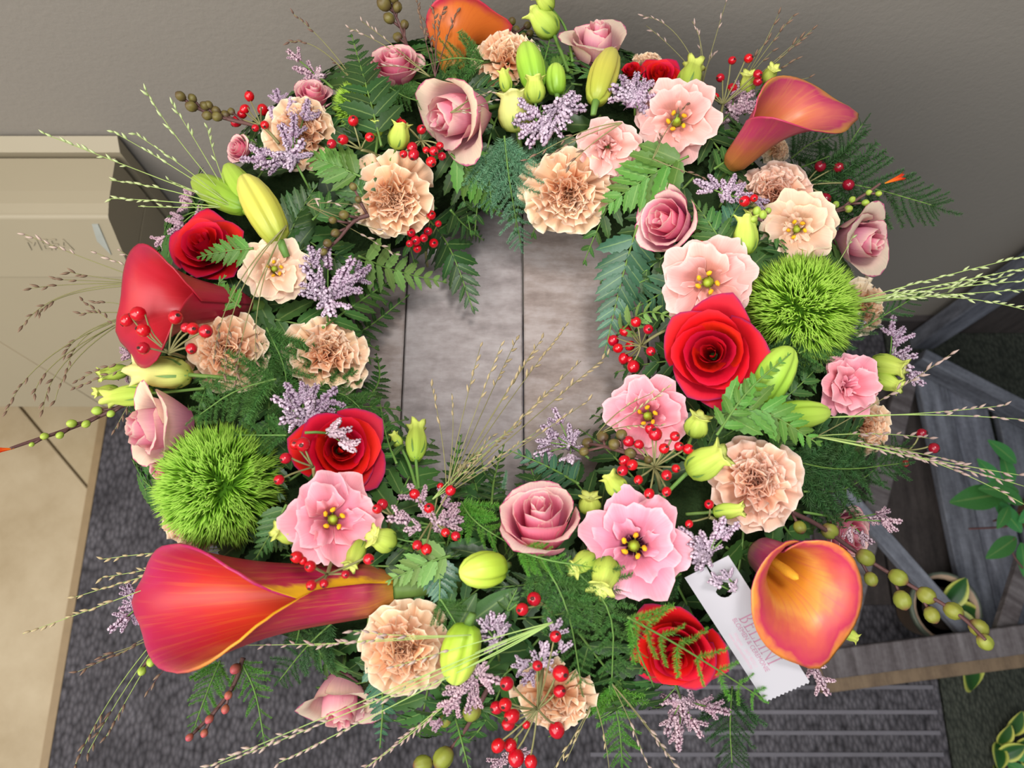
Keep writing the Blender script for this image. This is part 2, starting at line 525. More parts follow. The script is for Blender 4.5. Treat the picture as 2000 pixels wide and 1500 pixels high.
# ================================================================== the setting
WALLY = 0.58
def struct(name, me, kind='structure'):
    o = obj(name, me)
    o['kind'] = kind
    return o
wl = struct('wall_back', MB().box((0, WALLY + 0.05, 1.3), (3.0, 0.05, 1.31)).mesh('wall_back', M_['wall'], False))
wl['label'] = 'textured taupe plaster wall behind the wreath'
fl = struct('floor', MB().box((0, -0.9, -0.03), (3.0, 1.5, 0.02)).mesh('floor', M_['grout'], False))
fl['label'] = 'beige stone tile floor laid diagonally'
TS = 0.60
tile_me = None
def bevel_box(hx, hy, hz, b, mat, name):
    m = MB()
    ring = lambda x, y, z: [(-x, -y, z), (x, -y, z), (x, y, z), (-x, y, z)]
    m.v = ring(hx, hy, -hz) + ring(hx, hy, hz - b) + ring(hx - b, hy - b, hz)
    m.uv = [(0, 0)] * 12
    for k in (0, 4):
        for i in range(4):
            j = (i + 1) % 4
            m.f.append((k + i, k + j, k + 4 + j, k + 4 + i))
    m.f += [(8, 9, 10, 11), (3, 2, 1, 0)]
    return m.mesh(name, mat, False)
tile_me = bevel_box(TS / 2 - 0.002, TS / 2 - 0.002, 0.005, 0.0015, M_['tile'], 'tile')
for i in range(-4, 4):
    for j in range(-4, 4):
        u = -0.371 - TS / 2 + i * TS
        v = -0.70 + j * TS
        x, y = (u + v) / math.sqrt(2), (u - v) / math.sqrt(2)
        if -2.3 < x < 2.3 and -2.2 < y < 0.99 and (x < -0.3 or x > 2):
            if y + TS * .707 > WALLY:      # cut at the wall
                hd = TS * .7071 - 0.003
                dia = [(x - hd, y), (x, y - hd), (x + hd, y), (x, y + hd)]
                cut = []
                for k in range(4):
                    (ax_, ay_), (bx_, by_) = dia[k], dia[(k + 1) % 4]
                    if ay_ <= WALLY: cut.append((ax_, ay_))
                    if (ay_ <= WALLY) != (by_ <= WALLY):
                        t_ = (WALLY - ay_) / (by_ - ay_)
                        cut.append((ax_ + (bx_ - ax_) * t_, WALLY))
                if len(cut) < 3: continue
                m_ = MB()
                k = len(cut)
                m_.v = [(a, b, -0.01) for a, b in cut] + [(a, b, 0.0) for a, b in cut]
                m_.uv = [(0, 0)] * (2 * k)
                m_.f = [tuple(range(k))[::-1], tuple(range(k, 2 * k))] + [(i_, (i_ + 1) % k, k + (i_ + 1) % k, k + i_) for i_ in range(k)]
                obj('tile', m_.mesh('tile', M_['tile'], False), fl)
                continue
            obj('tile', tile_me, fl, T(x, y, -0.005) @ RZ(pi / 4))
sk = struct('baseboard_back', MB().box((0, WALLY - 0.006, 0.03), (3.0, 0.006, 0.03)).mesh('baseboard_back', M_['boxdark'], False))
sk['label'] = 'dark skirting at the foot of the wall'

# door mat on the tiles
mt = root('floor_mat', T(0, 0, 0), 'dark grey loop-pile floor mat with pale ribs under the wreath table', 'mat')
obj('mat_body', MB().box((-0.02, -0.28, 0.005), (0.745, 0.85, 0.006)).mesh('mat_body', M_['carpet'], False), mt)
obj('edge_strip', MB().box((-0.772, -0.28, 0.006), (0.007, 0.85, 0.007)).mesh('edge_strip', M_['edge'], False), mt)
for i, yy in enumerate((-0.018, -0.052, -0.084, -0.123, -0.155, -0.188, -0.221, -0.254)):
    x0 = 0.13 + (0.1 if i % 3 == 1 else 0) + (0.22 if i == 0 else 0)
    obj('rib', MB().box(((x0 + 0.715) / 2, yy, 0.0115), ((0.715 - x0) / 2, 0.0032, 0.0017)).mesh('rib', M_['rib'], False), mt)
m2 = obj('carpet_runner', MB().box((1.2, -0.28, 0.004), (0.47, 0.85, 0.0055)).mesh('carpet_runner', M_['carpet2'], False))
tag(m2, 'dark greenish grey carpet right of the ribbed mat', 'carpet')

# table under the wreath
tb = root('side_table', T(WC.x, WC.y, 0), 'small plank-topped table seen through the middle of the wreath', 'table')
seams = [-0.195, on_z(788, 700, BOARD).x - WC.x, on_z(1022, 700, BOARD).x - WC.x, on_z(1268, 700, BOARD).x - WC.x, 0.195]
for i in range(4):
    a, b = seams[i], seams[i + 1]
    me = bevel_box((b - a) / 2 - 0.0007, 0.195, 0.011, 0.0012, M_['plank'] if i % 2 else M_['plankr'], 'plank')
    obj('plank', me, tb, T((a + b) / 2, 0, BOARD - 0.011))
obj('apron', MB().box((0, 0.16, BOARD - 0.055), (0.17, 0.01, 0.032)).box((0, -0.16, BOARD - 0.055), (0.17, 0.01, 0.032)).box((0.16, 0, BOARD - 0.055), (0.01, 0.15, 0.032)).box((-0.16, 0, BOARD - 0.055), (0.01, 0.15, 0.032)).mesh('apron', M_['leg'], False), tb)
legm = MB().tube([(0, 0, 0.012), (0, 0, BOARD - 0.022)], [0.016, 0.022], 4).mesh('leg', M_['leg'], False)
for sx in (-1, 1):
    for sy in (-1, 1):
        obj('leg', legm, tb, T(sx * 0.15, sy * 0.15, 0))

# letterbox
lb = root('letterbox', T(-0.75, WALLY, 0.28), 'cream letterbox with slanted front fixed to the wall at left', 'letterbox')
LX0, LX1 = -1.0, -0.485
def extr(prof, x0, x1, name, mat, smooth=False):
    n = len(prof)
    m = MB()
    m.v = [(x0, y, z) for y, z in prof] + [(x1, y, z) for y, z in prof]
    m.uv = [(0, 0)] * (2 * n)
    m.f = [tuple(range(n)), tuple(range(2 * n - 1, n - 1, -1))]
    for i in range(n):
        j = (i + 1) % n
        m.f.append((i, n + i, n + j, j))
    me = m.mesh(name, mat, False)
    return me
Lo = T(0.75, -WALLY, -0.28)
obj('back_flange', extr([(0.576, 0.30), (0.576, 0.621), (0.561, 0.609), (0.555, 0.30)], LX0, LX1 + 0.006, 'back_flange', M_['box']), lb, Lo)
cor = [(0.482 - 0.008 * math.sin(a) , 0.590 + 0.010 * math.cos(a)) for a in [k * 1.1 / 6 for k in range(7)]]
obj('lid', extr([(0.5545, 0.522), (0.5545, 0.606), (0.51, 0.6045), (0.494, 0.603)] + cor + [(0.436, 0.522)], LX0, LX1, 'lid', M_['box']), lb, Lo)
obj('body', extr([(0.5545, 0.28), (0.5545, 0.519), (0.4375, 0.519), (0.333, 0.283), (0.34, 0.28)], LX0, LX1, 'body', M_['box']), lb, Lo)
lidn = Vector((0, -(0.59 - 0.522), -(0.0)))
ld = Vector((0, 0.436 - 0.475, 0.522 - 0.595)).normalized()
lnrm = Vector((0, ld.z, -ld.y)).normalized()
if lnrm.y > 0: lnrm = -lnrm
def on_plane(px, py, p0, n):
    d = ray(px, py)
    return CAM + d * ((p0 - CAM).dot(n) / d.dot(n))
lp0 = Vector((0, 0.436, 0.522))
# zinc latch plate
c4 = [on_plane(*q, lp0, lnrm) + lnrm * 0.0012 for q in ((180, 437), (192, 437), (218, 497), (190, 470))]
mm = MB(); mm.v = c4 + [p - lnrm * 0.002 for p in c4]; mm.uv = [(0, 0)] * 8
mm.f = [(0, 1, 2, 3), (7, 6, 5, 4)] + [(i, i + 4, (i + 1) % 4 + 4, (i + 1) % 4) for i in range(4)]
obj('latch_plate', mm.mesh('latch_plate', M_['zinc'], False), lb, Lo)
# embossed lettering
def text_mesh(body, size, mat, ext=0.0):
    cu = bpy.data.curves.new('lettering', 'FONT')
    cu.body = body
    cu.size = size
    cu.extrude = ext
    o = bpy.data.objects.new('lettering', cu)
    col.objects.link(o)
    bpy.context.view_layer.update()
    me = bpy.data.meshes.new_from_object(o.evaluated_get(bpy.context.evaluated_depsgraph_get()))
    bpy.data.objects.remove(o)
    me.materials.clear()
    me.materials.append(mat)
    return me
a0, a1 = on_plane(56, 488, lp0, lnrm), on_plane(146, 484, lp0, lnrm)
tm = text_mesh('MEFA', 0.0235, M_['box'], 0.0006)
obj('embossed_lettering', tm, lb, Lo @ frame(lnrm, a0 + lnrm * 0.0004, 1, 0, RT))
# thin diagonal line in grout colour on the lower front
bd = (Vector((0, 0.333, 0.283)) - Vector((0, 0.4375, 0.519))).normalized()
bn = Vector((0, bd.z, -bd.y)).normalized()
if bn.y > 0: bn = -bn
c0, c1 = on_plane(-20, 655, Vector((0, 0.4375, 0.519)), bn), on_plane(206, 795, Vector((0, 0.4375, 0.519)), bn)
obj('front_line', MB().tube([c0, c1], 0.0006, 4).mesh('front_line', M_['grout']), lb, Lo)

# ------------------------------------------------------------------ wooden plant rack at right
rk = root('plant_rack', T(0.85, 0.3, 0.0), 'grey weathered wooden plant rack standing on the floor at right', 'rack')
rkL = T(-0.85, -0.3, 0)
def beam(name, a, b, wd, th, mat, nref=Vector((0, 0, 1)), parent=rk, L=rkL):
    a, b = Vector(a), Vector(b)
    y = (b - a)
    ln = y.length
    y.normalize()
    z = nref - y * nref.dot(y)
    z.normalize()
    x = y.cross(z)
    M = Matrix((x, y, z)).transposed().to_4x4()
    me = bevel_box(wd / 2, ln / 2, th / 2, min(wd, th) * 0.08, mat, name)
    return obj(name, me, parent, L @ Matrix.Translation((a + b) / 2) @ M)
RKP = M_['rack']
beam('post', (0.80, 0.545, 0.0), (0.815, 0.545, 0.62), 0.045, 0.03, RKP, Vector((0, -1, 0.3)))
beam('back_panel', (1.10, 0.566, 0.02), (1.10, 0.566, 0.62), 0.50, 0.014, M_['rackd'], Vector((0, -1, 0)))
a = on_z(1792, 700, 0.10); b = on_z(2080, 850, 0.10)
beam('diagonal_board', a, b, 0.022, 0.05, RKP)
beam('shelf_plank', on_z(1806, 700, 0.06), on_z(1925, 1260, 0.06), 0.052, 0.016, RKP)
beam('shelf_plank', on_z(1880, 760, 0.055), on_z(1995, 1260, 0.055), 0.066, 0.016, RKP)
beam('shelf_plank', on_z(1975, 800, 0.055), on_z(2075, 1260, 0.055), 0.062, 0.016, RKP)
a = on_z(1608, 1298, 0.16); b = on_z(2120, 1232, 0.16)
beam('front_rail', a, b, 0.042, 0.022, M_['rackx'])
beam('lower_rail', a - Vector((0.0, 0.02, 0.025)), b - Vector((0, 0.02, 0.025)), 0.045, 0.02, M_['rackb'])
beam('brace', on_z(1640, 955, 0.12), on_z(1905, 1255, 0.12), 0.026, 0.016, RKP)
beam('side_slat', on_z(1775, 720, 0.05), on_z(1632, 1290, 0.15), 0.036, 0.014, M_['rackx'])
beam('side_slat', on_z(2010, 1070, 0.13), on_z(1950, 1262, 0.15), 0.028, 0.014, M_['rackx'])
beam('base_plank', (0.60, 0.50, 0.018), (0.60, 0.05, 0.018), 0.12, 0.012, M_['rackd'])
beam('base_plank', (0.725, 0.50, 0.018), (0.725, 0.05, 0.018), 0.12, 0.012, M_['rackd'])
beam('foot', a + Vector((0.01, 0, -0.02)), Vector((a.x + 0.01, a.y, 0.012)), 0.03, 0.03, M_['rackx'], Vector((0, 1, 0)))

def pot_spec(rt, rb, h, mat, rimmat):
    p = [(rb, 0), (rt * .94, h * .8), (rt, h * .8), (rt * 1.03, h), (rt * .9, h), (rt * .86, h * .82), (0.001, h * .80)]
    body = MB().lathe(p, 28).mesh('pot_body', mat)
    rim = MB().lathe([(rt * 1.04, h * .86), (rt * 1.05, h), (rt * .97, h * 1.01), (rt * .95, h * .86)], 28).mesh('rim', rimmat)
    soil = MB().lathe([(rt * .86, h * .84), (rt * .5, h * .87), (0.001, h * .88)], 18).mesh('soil', M_['soil'])
    return [('pot_body', body, I4), ('rim', rim, I4), ('soil', soil, I4)]
def smooth_leaf(mat, wd=0.3, n=8, arch=0.18, fold=0.12, name='leaf'):
    def fn(u, v):
        x = (v - .5) * 2 * wd * (math.sin(pi * min(1, u * 0.96 + 0.02)) ** 0.8) * (1 - 0.25 * u)
        return (x, u, -arch * u * u + fold * abs(x) / max(wd, .01) * wd)
    return MB().grid(fn, n, 4).mesh(name, mat)
leaf_me = smooth_leaf(M_['leafp'], 0.26)
# variegated leaf: uv u across distance to rim
def var_leaf():
    m = MB()
    def fn(u, v):
        x = (v - .5) * 2 * 0.3 * (math.sin(pi * min(1, u * 0.96 + 0.02)) ** 0.8)
        return (x, u, -0.25 * u * u + 0.3 * abs(x))
    m.grid(fn, 8, 8)
    m.uv = [(max(abs(v - .5) * 2, 0.5 * u), v) for (u, v) in m.uv]
    return m.mesh('leaf', M_['leafv'])
vleaf = var_leaf()
c = on_z(1812, 1190, 0.05)
pr = inst(pot_spec(0.055, 0.042, 0.085, M_['pott'], M_['potg']), 'plant_pot', T(c.x, c.y, 0.025), 'tan pot with dark green rim inside the wooden rack', 'pot')
pl = root('variegated_plant', T(c.x, c.y, 0.10), 'yellow-edged variegated plant growing in the pot inside the rack', 'plant')
for i, (ang, tilt, ln) in enumerate([(-0.9, 0.35, 0.07), (0.9, 0.5, 0.06), (-0.2, .3, .06)]):
    obj('leaf', vleaf, pl, RZ(ang - pi / 2) @ RX(tilt) @ S(ln))
c = on_z(1885, 1315, 0.10)
vl2 = root('fallen_leaf', T(c.x, c.y, 0.10), 'yellow-edged leaf hanging over the lower rail of the rack', 'leaf')
obj('blade', vleaf, vl2, T(-0.02, 0.02, 0.04) @ RZ(-2.5) @ RX(-0.5) @ S(0.075))
# ivy-like plant and terracotta pot at the right edge
c = on_z(2062, 1000, 0.12)
tp = inst(pot_spec(0.048, 0.036, 0.08, M_['terra'], M_['terra']), 'terracotta_pot', T(c.x, c.y, 0.075), 'small terracotta pot at the right edge under a glossy green plant', 'pot')
iv = root('ivy_plant', T(c.x, c.y, 0.145), 'glossy green trailing plant reaching in from the right edge', 'plant')
def ivy_leaf(px, py, z, ang, sz, tilt=0.2):
    q = on_z(px, py, z) - Vector((c.x, c.y, 0.145))
    obj('leaf', leaf_me, iv, Matrix.Translation(q) @ RZ(ang) @ RX(tilt) @ S(sz))
for a_ in [(1960, 965, .25, pi / 2 + .15, .085), (1955, 950, .27, 0.6, .05), (1975, 950, .27, 0.1, .05), (1985, 905, .29, 0.8, .05), (1970, 990, .26, 2.5, .04), (1990, 960, .27, 1.5, .06), (1995, 1040, .24, 0.6, .06), (1985, 1050, .24, 2.1, .06), (1990, 1020, .25, -1.0, .05), (1978, 1030, .24, .3, .05), (1995, 1060, .23, 3.0, .05), (1998, 985, .27, 1.0, .05)]:
    ivy_leaf(*a_)
iv_s = MB()
for pts in (((1998, 1000), (1975, 1005), (1940, 1018)), ((1998, 1020), (1960, 1030), (1892, 1033)), ((1980, 1050), (1975, 1080), (1998, 1110))):
    q = [on_z(x, y, 0.24) - Vector((c.x, c.y, 0.145)) for x, y in pts]
    iv_s.tube(chaikin(q, 2), 0.0016, 5)
obj('stem', iv_s.mesh('stem', M_['stemb']), iv)
c = on_z(2020, 1470, 0.05)
dp = root('dried_plant', T(c.x, c.y, 0.01), 'dry yellowish plant tuft at the lower right corner', 'plant')
for i in range(14):
    obj('leaf', leaf_me if i % 4 == 0 else vleaf, dp, T(R_(-.05, .03), R_(-.03, .03), 0) @ RZ(R_(0, 6.3)) @ RX(R_(.5, 1.2)) @ S(R_(.03, .06)))

# ================================================================== wreath base
def torus_mesh(R, a, b, zc, name, mat, lump=0.006):
    rnd = random.Random(3)
    ph = [rnd.uniform(0, 6.3) for _ in range(6)]
    m = MB()
    def fn(u, v):
        A, B = 2 * pi * u, 2 * pi * v
        k = 1 + 0.06 * math.sin(9 * A + ph[0] + 3 * B) + 0.05 * math.sin(17 * A + ph[1] - 4 * B) + 0.04 * math.sin(5 * B + 23 * A)
        rho = R + a * k * math.cos(B)
        z = zc + b * k * math.sin(B)
        return (rho * math.cos(A), rho * math.sin(A), max(z, -WC.z + BOARD + 0.001))
    m.grid(fn, 120, 20)
    return m.mesh(name, mat)
wb = obj('wreath_base', torus_mesh(WR, 0.072, 0.052, 0.0, 'wreath_base', M_['foam']), None, Matrix.Translation(WC))
tag(wb, 'dark green mossy ring base under the flowers on the plank table', 'wreath base')

# ================================================================== flower builders
def cup_petal(rb, rm, rt, h, wd, curl=0.1, point=0.0, rnd=0.2, wav=0.02, z0=0.0, zp=0.85, fold=0.0, spiral=0.07, nu=9, nv=9, seed=0, teeth=0.0):
    rg = random.Random(seed)
    p1, p2, p3 = rg.uniform(0, 6), rg.uniform(0, 6), rg.uniform(0, 6)
    def fn(u, v):
        s = v * 2 - 1
        av = abs(s)
        te = u * (1 - rnd * av ** 2.6 - point * av ** 1.2 + teeth * math.sin(s * 23 + p2) * u * u)
        wid = wd * (0.5 + 0.5 * math.sin(pi * min(1.0, 0.12 + te * 0.62)))
        ang = s * wid
        r = rb * (1 - te) ** 2 + 2 * rm * te * (1 - te) + rt * te * te
        z = z0 + h * te ** zp
        k = max(0.0, (te - 0.68) / 0.32)
        r += curl * k * k
        z -= curl * 0.55 * k * k
        r += fold * av ** 3 * te * te
        z -= fold * 0.5 * av ** 3 * te * te
        r *= 1 + spiral * s
        ww = wav * te * te * (math.sin(s * 4.1 + p1) + 0.5 * te * te * math.sin(s * 11.3 + p2))
        r += ww
        z += wav * te * te * math.sin(s * 7.1 + p3) * 0.8
        return (r * math.cos(ang), r * math.sin(ang), z)
    return MB().grid(fn, nu, nv)
def sepal_mesh(name, L, wd, tilt, mat):
    def fn(u, v):
        x = (v - .5) * 2 * wd * math.sin(pi * min(1, u * .9 + .1)) * (1 - u * .4)
        return (x, L * u * math.cos(tilt), -L * u * math.sin(tilt) + 0.06 * u * u)
    return MB().grid(fn, 5, 2).mesh(name, mat)
SEP = sepal_mesh('sepal', 0.55, 0.10, 0.3, M_['stem'])
STEM1 = MB().tube([(0, 0, 0.1), (0, 0, -0.5), (0.03, 0, -1.1)], [0.06, 0.055, 0.05], 6).mesh('stem', M_['stem'])

def rose_spec(kind, seed):
    rg = random.Random(seed)
    spec = []
    N = {'red': 17, 'pink': 13, 'bud': 12}[kind]
    zc = 0.42 if kind == 'red' else 0.55
    for i in range(N):
        f = i / (N - 1)
        ang = i * 2.39996 + rg.uniform(-.25, .25)
        j = rg.uniform(.94, 1.06)
        if kind == 'red':
            rm = 0.11 + 0.78 * f ** 0.95
            rt = (0.06 + 1.0 * f ** 0.95) * j
            h = 1.05 - 0.58 * f ** 1.2
            wd = 2.2 * (1 - f) + 0.86 * f
            me = cup_petal(0.05 + .15 * f, rm, rt, h, wd, 0.02 + 0.12 * f, 0.06 + 0.30 * f, 0.10, 0.02, -zc, 0.8, 0.16 * f, 0.08, 10, 10, seed * 50 + i)
            mat = M_['red_in'] if f < 0.7 else M_['red_out']
        elif kind == 'pink':
            rm = 0.10 + 0.78 * f ** 0.85
            rt = (0.09 + 0.66 * f ** 1.05) * j
            h = 1.25 - 0.30 * f ** 1.5
            wd = 2.3 * (1 - f) + 1.12 * f
            curl = 0.02 + 0.30 * f ** 1.8
            me = cup_petal(0.07 + .25 * f, rm, rt, h, wd, curl, 0.10 * f, 0.18, 0.03, -zc, 0.9, 0.08 * f, 0.09, 11, 10, seed * 50 + i)
            mat = M_['pink_in'] if f < 0.62 else M_['pink_out']
        else:
            rm = 0.10 + 0.76 * f ** 0.85
            rt = (0.07 + (0.46 * f ** 1.0 if f < 0.75 else 0.80 * f)) * j
            h = 1.45 - 0.30 * f ** 1.5
            wd = 2.3 * (1 - f) + 1.2 * f
            curl = 0.015 + (0.07 * f if f < 0.7 else 0.34)
            me = cup_petal(0.07 + .3 * f, rm, rt, h, wd, curl, 0.14 * f, 0.2, 0.035, -zc, 0.9, 0.08 * f, 0.07, 11, 10, seed * 50 + i)
            mat = M_['pink_in'] if f < 0.5 else (M_['pink_out'] if f < 0.8 else M_['cream_out'])
        spec.append(('petal', me.mesh('petal', mat), RZ(ang) @ RY(rg.uniform(-.04, .06))))
    for k in range(4):
        spec.append(('sepal', SEP, T(0, 0, -zc) @ RZ(k * 1.57)))
    spec.append(('stem', STEM1, T(0, 0, -zc)))
    return spec
ROSE = {k: [rose_spec(k, s + 11 * j) for s in (1, 2)] for j, k in enumerate(('red', 'pink', 'bud'))}

def fan_petal(L, fan, amp, cup, seed, mat, teeth=0.05, k=3.0, nu=7, nv=14):
    rg = random.Random(seed)
    p = [rg.uniform(0, 6.3) for _ in range(4)]
    def fn(u, v):
        s = v * 2 - 1
        zig = (abs(((s * 5.5 + p[0]) % 1.0) - 0.5) * 2 - 0.5) * teeth * u ** 3
        rho = L * u * (1 - 0.13 * s * s + zig)
        ph = s * fan * (0.55 + 0.45 * u)
        z = amp * u * u * math.sin(k * s * pi * 0.9 + p[1]) + amp * 0.5 * u ** 3 * math.sin(2.1 * k * s * 2 + p[2]) + cup * u * u
        return (rho * math.sin(ph), rho * math.cos(ph), z)
    return MB().grid(fn, nu, nv).mesh('petal', mat)
def carn_spec(seed, min_, mout):
    rg = random.Random(seed)
    outer = [fan_petal(1.0, 0.58, 0.08, -0.10, seed * 9 + i, mout) for i in range(3)]
    mid = [fan_petal(1.0, 0.66, 0.14, 0.06, seed * 9 + 3 + i, min_, 0.07, 3.6, 8, 18) for i in range(3)]
    inn = [fan_petal(1.0, 0.80, 0.22, 0.12, seed * 9 + 6 + i, min_, 0.08, 4.2, 8, 20) for i in range(3)]
    spec = []
    for (n, L, tilt, z, ms) in ((8, 1.02, 1.42, 0.0, outer), (8, 0.93, 1.15, 0.03, outer), (8, 0.82, 0.86, 0.05, mid), (8, 0.72, 0.56, 0.06, mid), (7, 0.64, 0.30, 0.06, inn), (5, 0.58, 0.10, 0.06, inn)):
        off = rg.uniform(0, 6)
        for i in range(n):
            a = off + 2 * pi * i / n + rg.uniform(-.22, .22)
            t = tilt + rg.uniform(-.12, .12)
            # petal lies along +Y with normal +Z; tilt=pi/2 -> flat outward
            M = T(0, 0, z - 0.28) @ RZ(a) @ RX(pi / 2 - t) @ RY(rg.uniform(-.45, .45)) @ S(L * rg.uniform(.9, 1.14))
            spec.append(('petal', ms[rg.randrange(3)], M))
    cal = MB().lathe([(0.02, -1.15), (0.16, -1.1), (0.2, -0.6), (0.22, -0.26)], 10).mesh('calyx', M_['stem'])
    spec.append(('calyx', cal, I4))
    spec.append(('stem', STEM1, T(0, 0, -1.0)))
    return spec
CARN = [carn_spec(1, M_['carn_in'], M_['carn_out']), carn_spec(2, M_['carn_in'], M_['carn_out'])]
CARNP = [carn_spec(3, M_['carn_pink'], M_['carn_pink'])]
CARNC = [carn_spec(4, M_['carn_out'], M_['carn_cream'])]

def lis_spec(seed, mat, double=False, openn=1.0):
    rg = random.Random(seed)
    spec = []
    rings = [(6, 0.52, 0.92, 0.68, 0.95), (5, 0.42, 0.70, 0.82, 0.98), (3, 0.34, 0.44, 0.72, 0.8)]
    if double:
        rings = rings[:2] + [(5, 0.36, 0.56, 0.66, 0.8), (4, 0.24, 0.36, 0.64, 0.85), (3, .12, .2, .6, .9)]
    for ri, (n, rm, rt, h, wd) in enumerate(rings):
        off = rg.uniform(0, 6)
        for i in range(n):
            a = off + 2 * pi * i / n + rg.uniform(-.12, .12)
            me = cup_petal(0.05, rm * openn, rt * openn * rg.uniform(.94, 1.05), h / max(openn, .6), wd / (openn ** .5), 0.20, 0.0, 0.24, 0.085, -0.5, 0.75, 0.0, 0.10, 11, 18, seed * 70 + ri * 10 + i, 0.008)
            spec.append(('petal', me.mesh('petal', mat), RZ(a) @ RY(rg.uniform(-.16, .2))))
    if not double or seed % 2:
        pis = MB().lathe([(0.02, -0.40), (0.10, -0.36), (0.13, -0.22), (0.07, -0.08), (0.035, 0.0), (0.05, 0.06), (0.09, 0.12), (0.02, 0.15)], 8)
        spec.append(('pistil', pis.mesh('pistil', M_['pistil']), I4))
        st = MB().tube([(0.05, 0, -0.40), (0.16, 0, -0.15), (0.22, 0, 0.0)], 0.014, 5).mesh('stamen', M_['pistil'])
        an = MB().lathe([(0.005, -0.08), (0.05, -0.05), (0.055, 0.03), (0.005, 0.08)], 6).mesh('anther', M_['anther'])
        for i in range(5):
            spec.append(('stamen', st, RZ(i * 1.257 + rg.uniform(-.3, .3)), [('anther', an, T(0.22, 0, 0.02) @ RX(rg.uniform(0.4, 1.4)) @ RY(.5))]))
    spec.append(('stem', STEM1, T(0, 0, -0.42)))
    return spec
LIS = {'pale': [lis_spec(1, M_['lis_pale']), lis_spec(2, M_['lis_pale'])], 'pink': [lis_spec(3, M_['lis_pink']), lis_spec(4, M_['lis_pink'])],
       'dark': [lis_spec(5, M_['lis_dark'])], 'peach': [lis_spec(7, M_['lis_peach'], True)], 'cup': [lis_spec(8, M_['lis_pale'], True, 0.9)], 'pcup': [lis_spec(10, M_['lis_pink'], True, 0.85)]}

def bud_spec(mat, seed):
    prof = [(0.10, 0.0), (0.30, 0.06), (0.44, 0.22), (0.50, 0.42), (0.47, 0.62), (0.38, 0.80), (0.33, 0.90), (0.40, 1.0), (0.46, 1.06), (0.30, 1.0), (0.16, 0.92), (0.02, 0.9)]
    prof = [(r * .8, z * 1.2) for r, z in prof]
    def mod(th, t):
        k = max(0, (t - 0.45) / 0.4)
        return 1 + 0.07 * math.cos(5 * th + 3.2 * t + seed) + min(k, 1.0) * 0.22 * math.cos(5 * th + 4 * t + seed) + min(k, 1.0) * 0.06 * math.cos(11 * th)
    m = MB().lathe(prof, 30, mod)
    # frilly tip: ruffle the heights near the rim
    for i, v in enumerate(m.v):
        u, a = m.uv[i]
        if u > 0.5:
            m.v[i] = Vector((v[0], v[1], v[2] + (u - .5) * .22 * math.cos(5 * 2 * pi * a + seed + 4 * u) + (u - .5) * .06 * math.sin(13 * 2 * pi * a)))
    body = m.mesh('bud', mat)
    sp = MB()
    def fn(u, v):
        r = 0.10 + 0.32 * math.sin(min(1, u * 1.4) * pi / 2)
        a = (v - .5) * 0.35 * (1 - u)
        return (r * math.cos(a), r * math.sin(a), 0.55 * u)
    sepm = sp.grid(fn, 4, 2).mesh('sepal', M_['stem'])
    spec = [('bud', body, I4)]
    for k in range(5):
        spec.append(('sepal', sepm, RZ(k * 1.2566 + .3)))
    return spec
BUD = [bud_spec(M_['budg'], 0.0), bud_spec(M_['budg'], 2.0)]
BUDY = [bud_spec(M_['budy'], 1.0)]

def lily_spec(mat, seed):
    prof = [(0.08, 0.0), (0.17, 0.05), (0.22, 0.18), (0.245, 0.36), (0.25, 0.5), (0.228, 0.68), (0.18, 0.84), (0.105, 0.95), (0.05, 0.99), (0.01, 1.0)]
    def mod(th, t):
        c = math.cos(3 * th + seed)
        return 1.04 - 0.17 * math.exp(-((c + 1) / 0.16) ** 2) - 0.05 * math.exp(-((c - 1) / 0.03) ** 2)
    m = MB().lathe(prof, 48, mod)
    m.v = [Vector((v[0] + 0.10 * (v[2] - .5) ** 2, v[1], v[2])) for v in m.v]
    return [('bud', m.mesh('bud', mat), I4), ('stem', MB().tube([(0.03, 0, 0.03), (0.05, 0, -0.10), (0.08, 0, -0.2)], [0.075, 0.06, 0.05], 7).mesh('stem', M_['stem']), I4)]
LILY = {'g': lily_spec(M_['lilyg'], 0.3), 'y': lily_spec(M_['lilyy'], 1.3), 'l': lily_spec(M_['lilyl'], 2.0)}

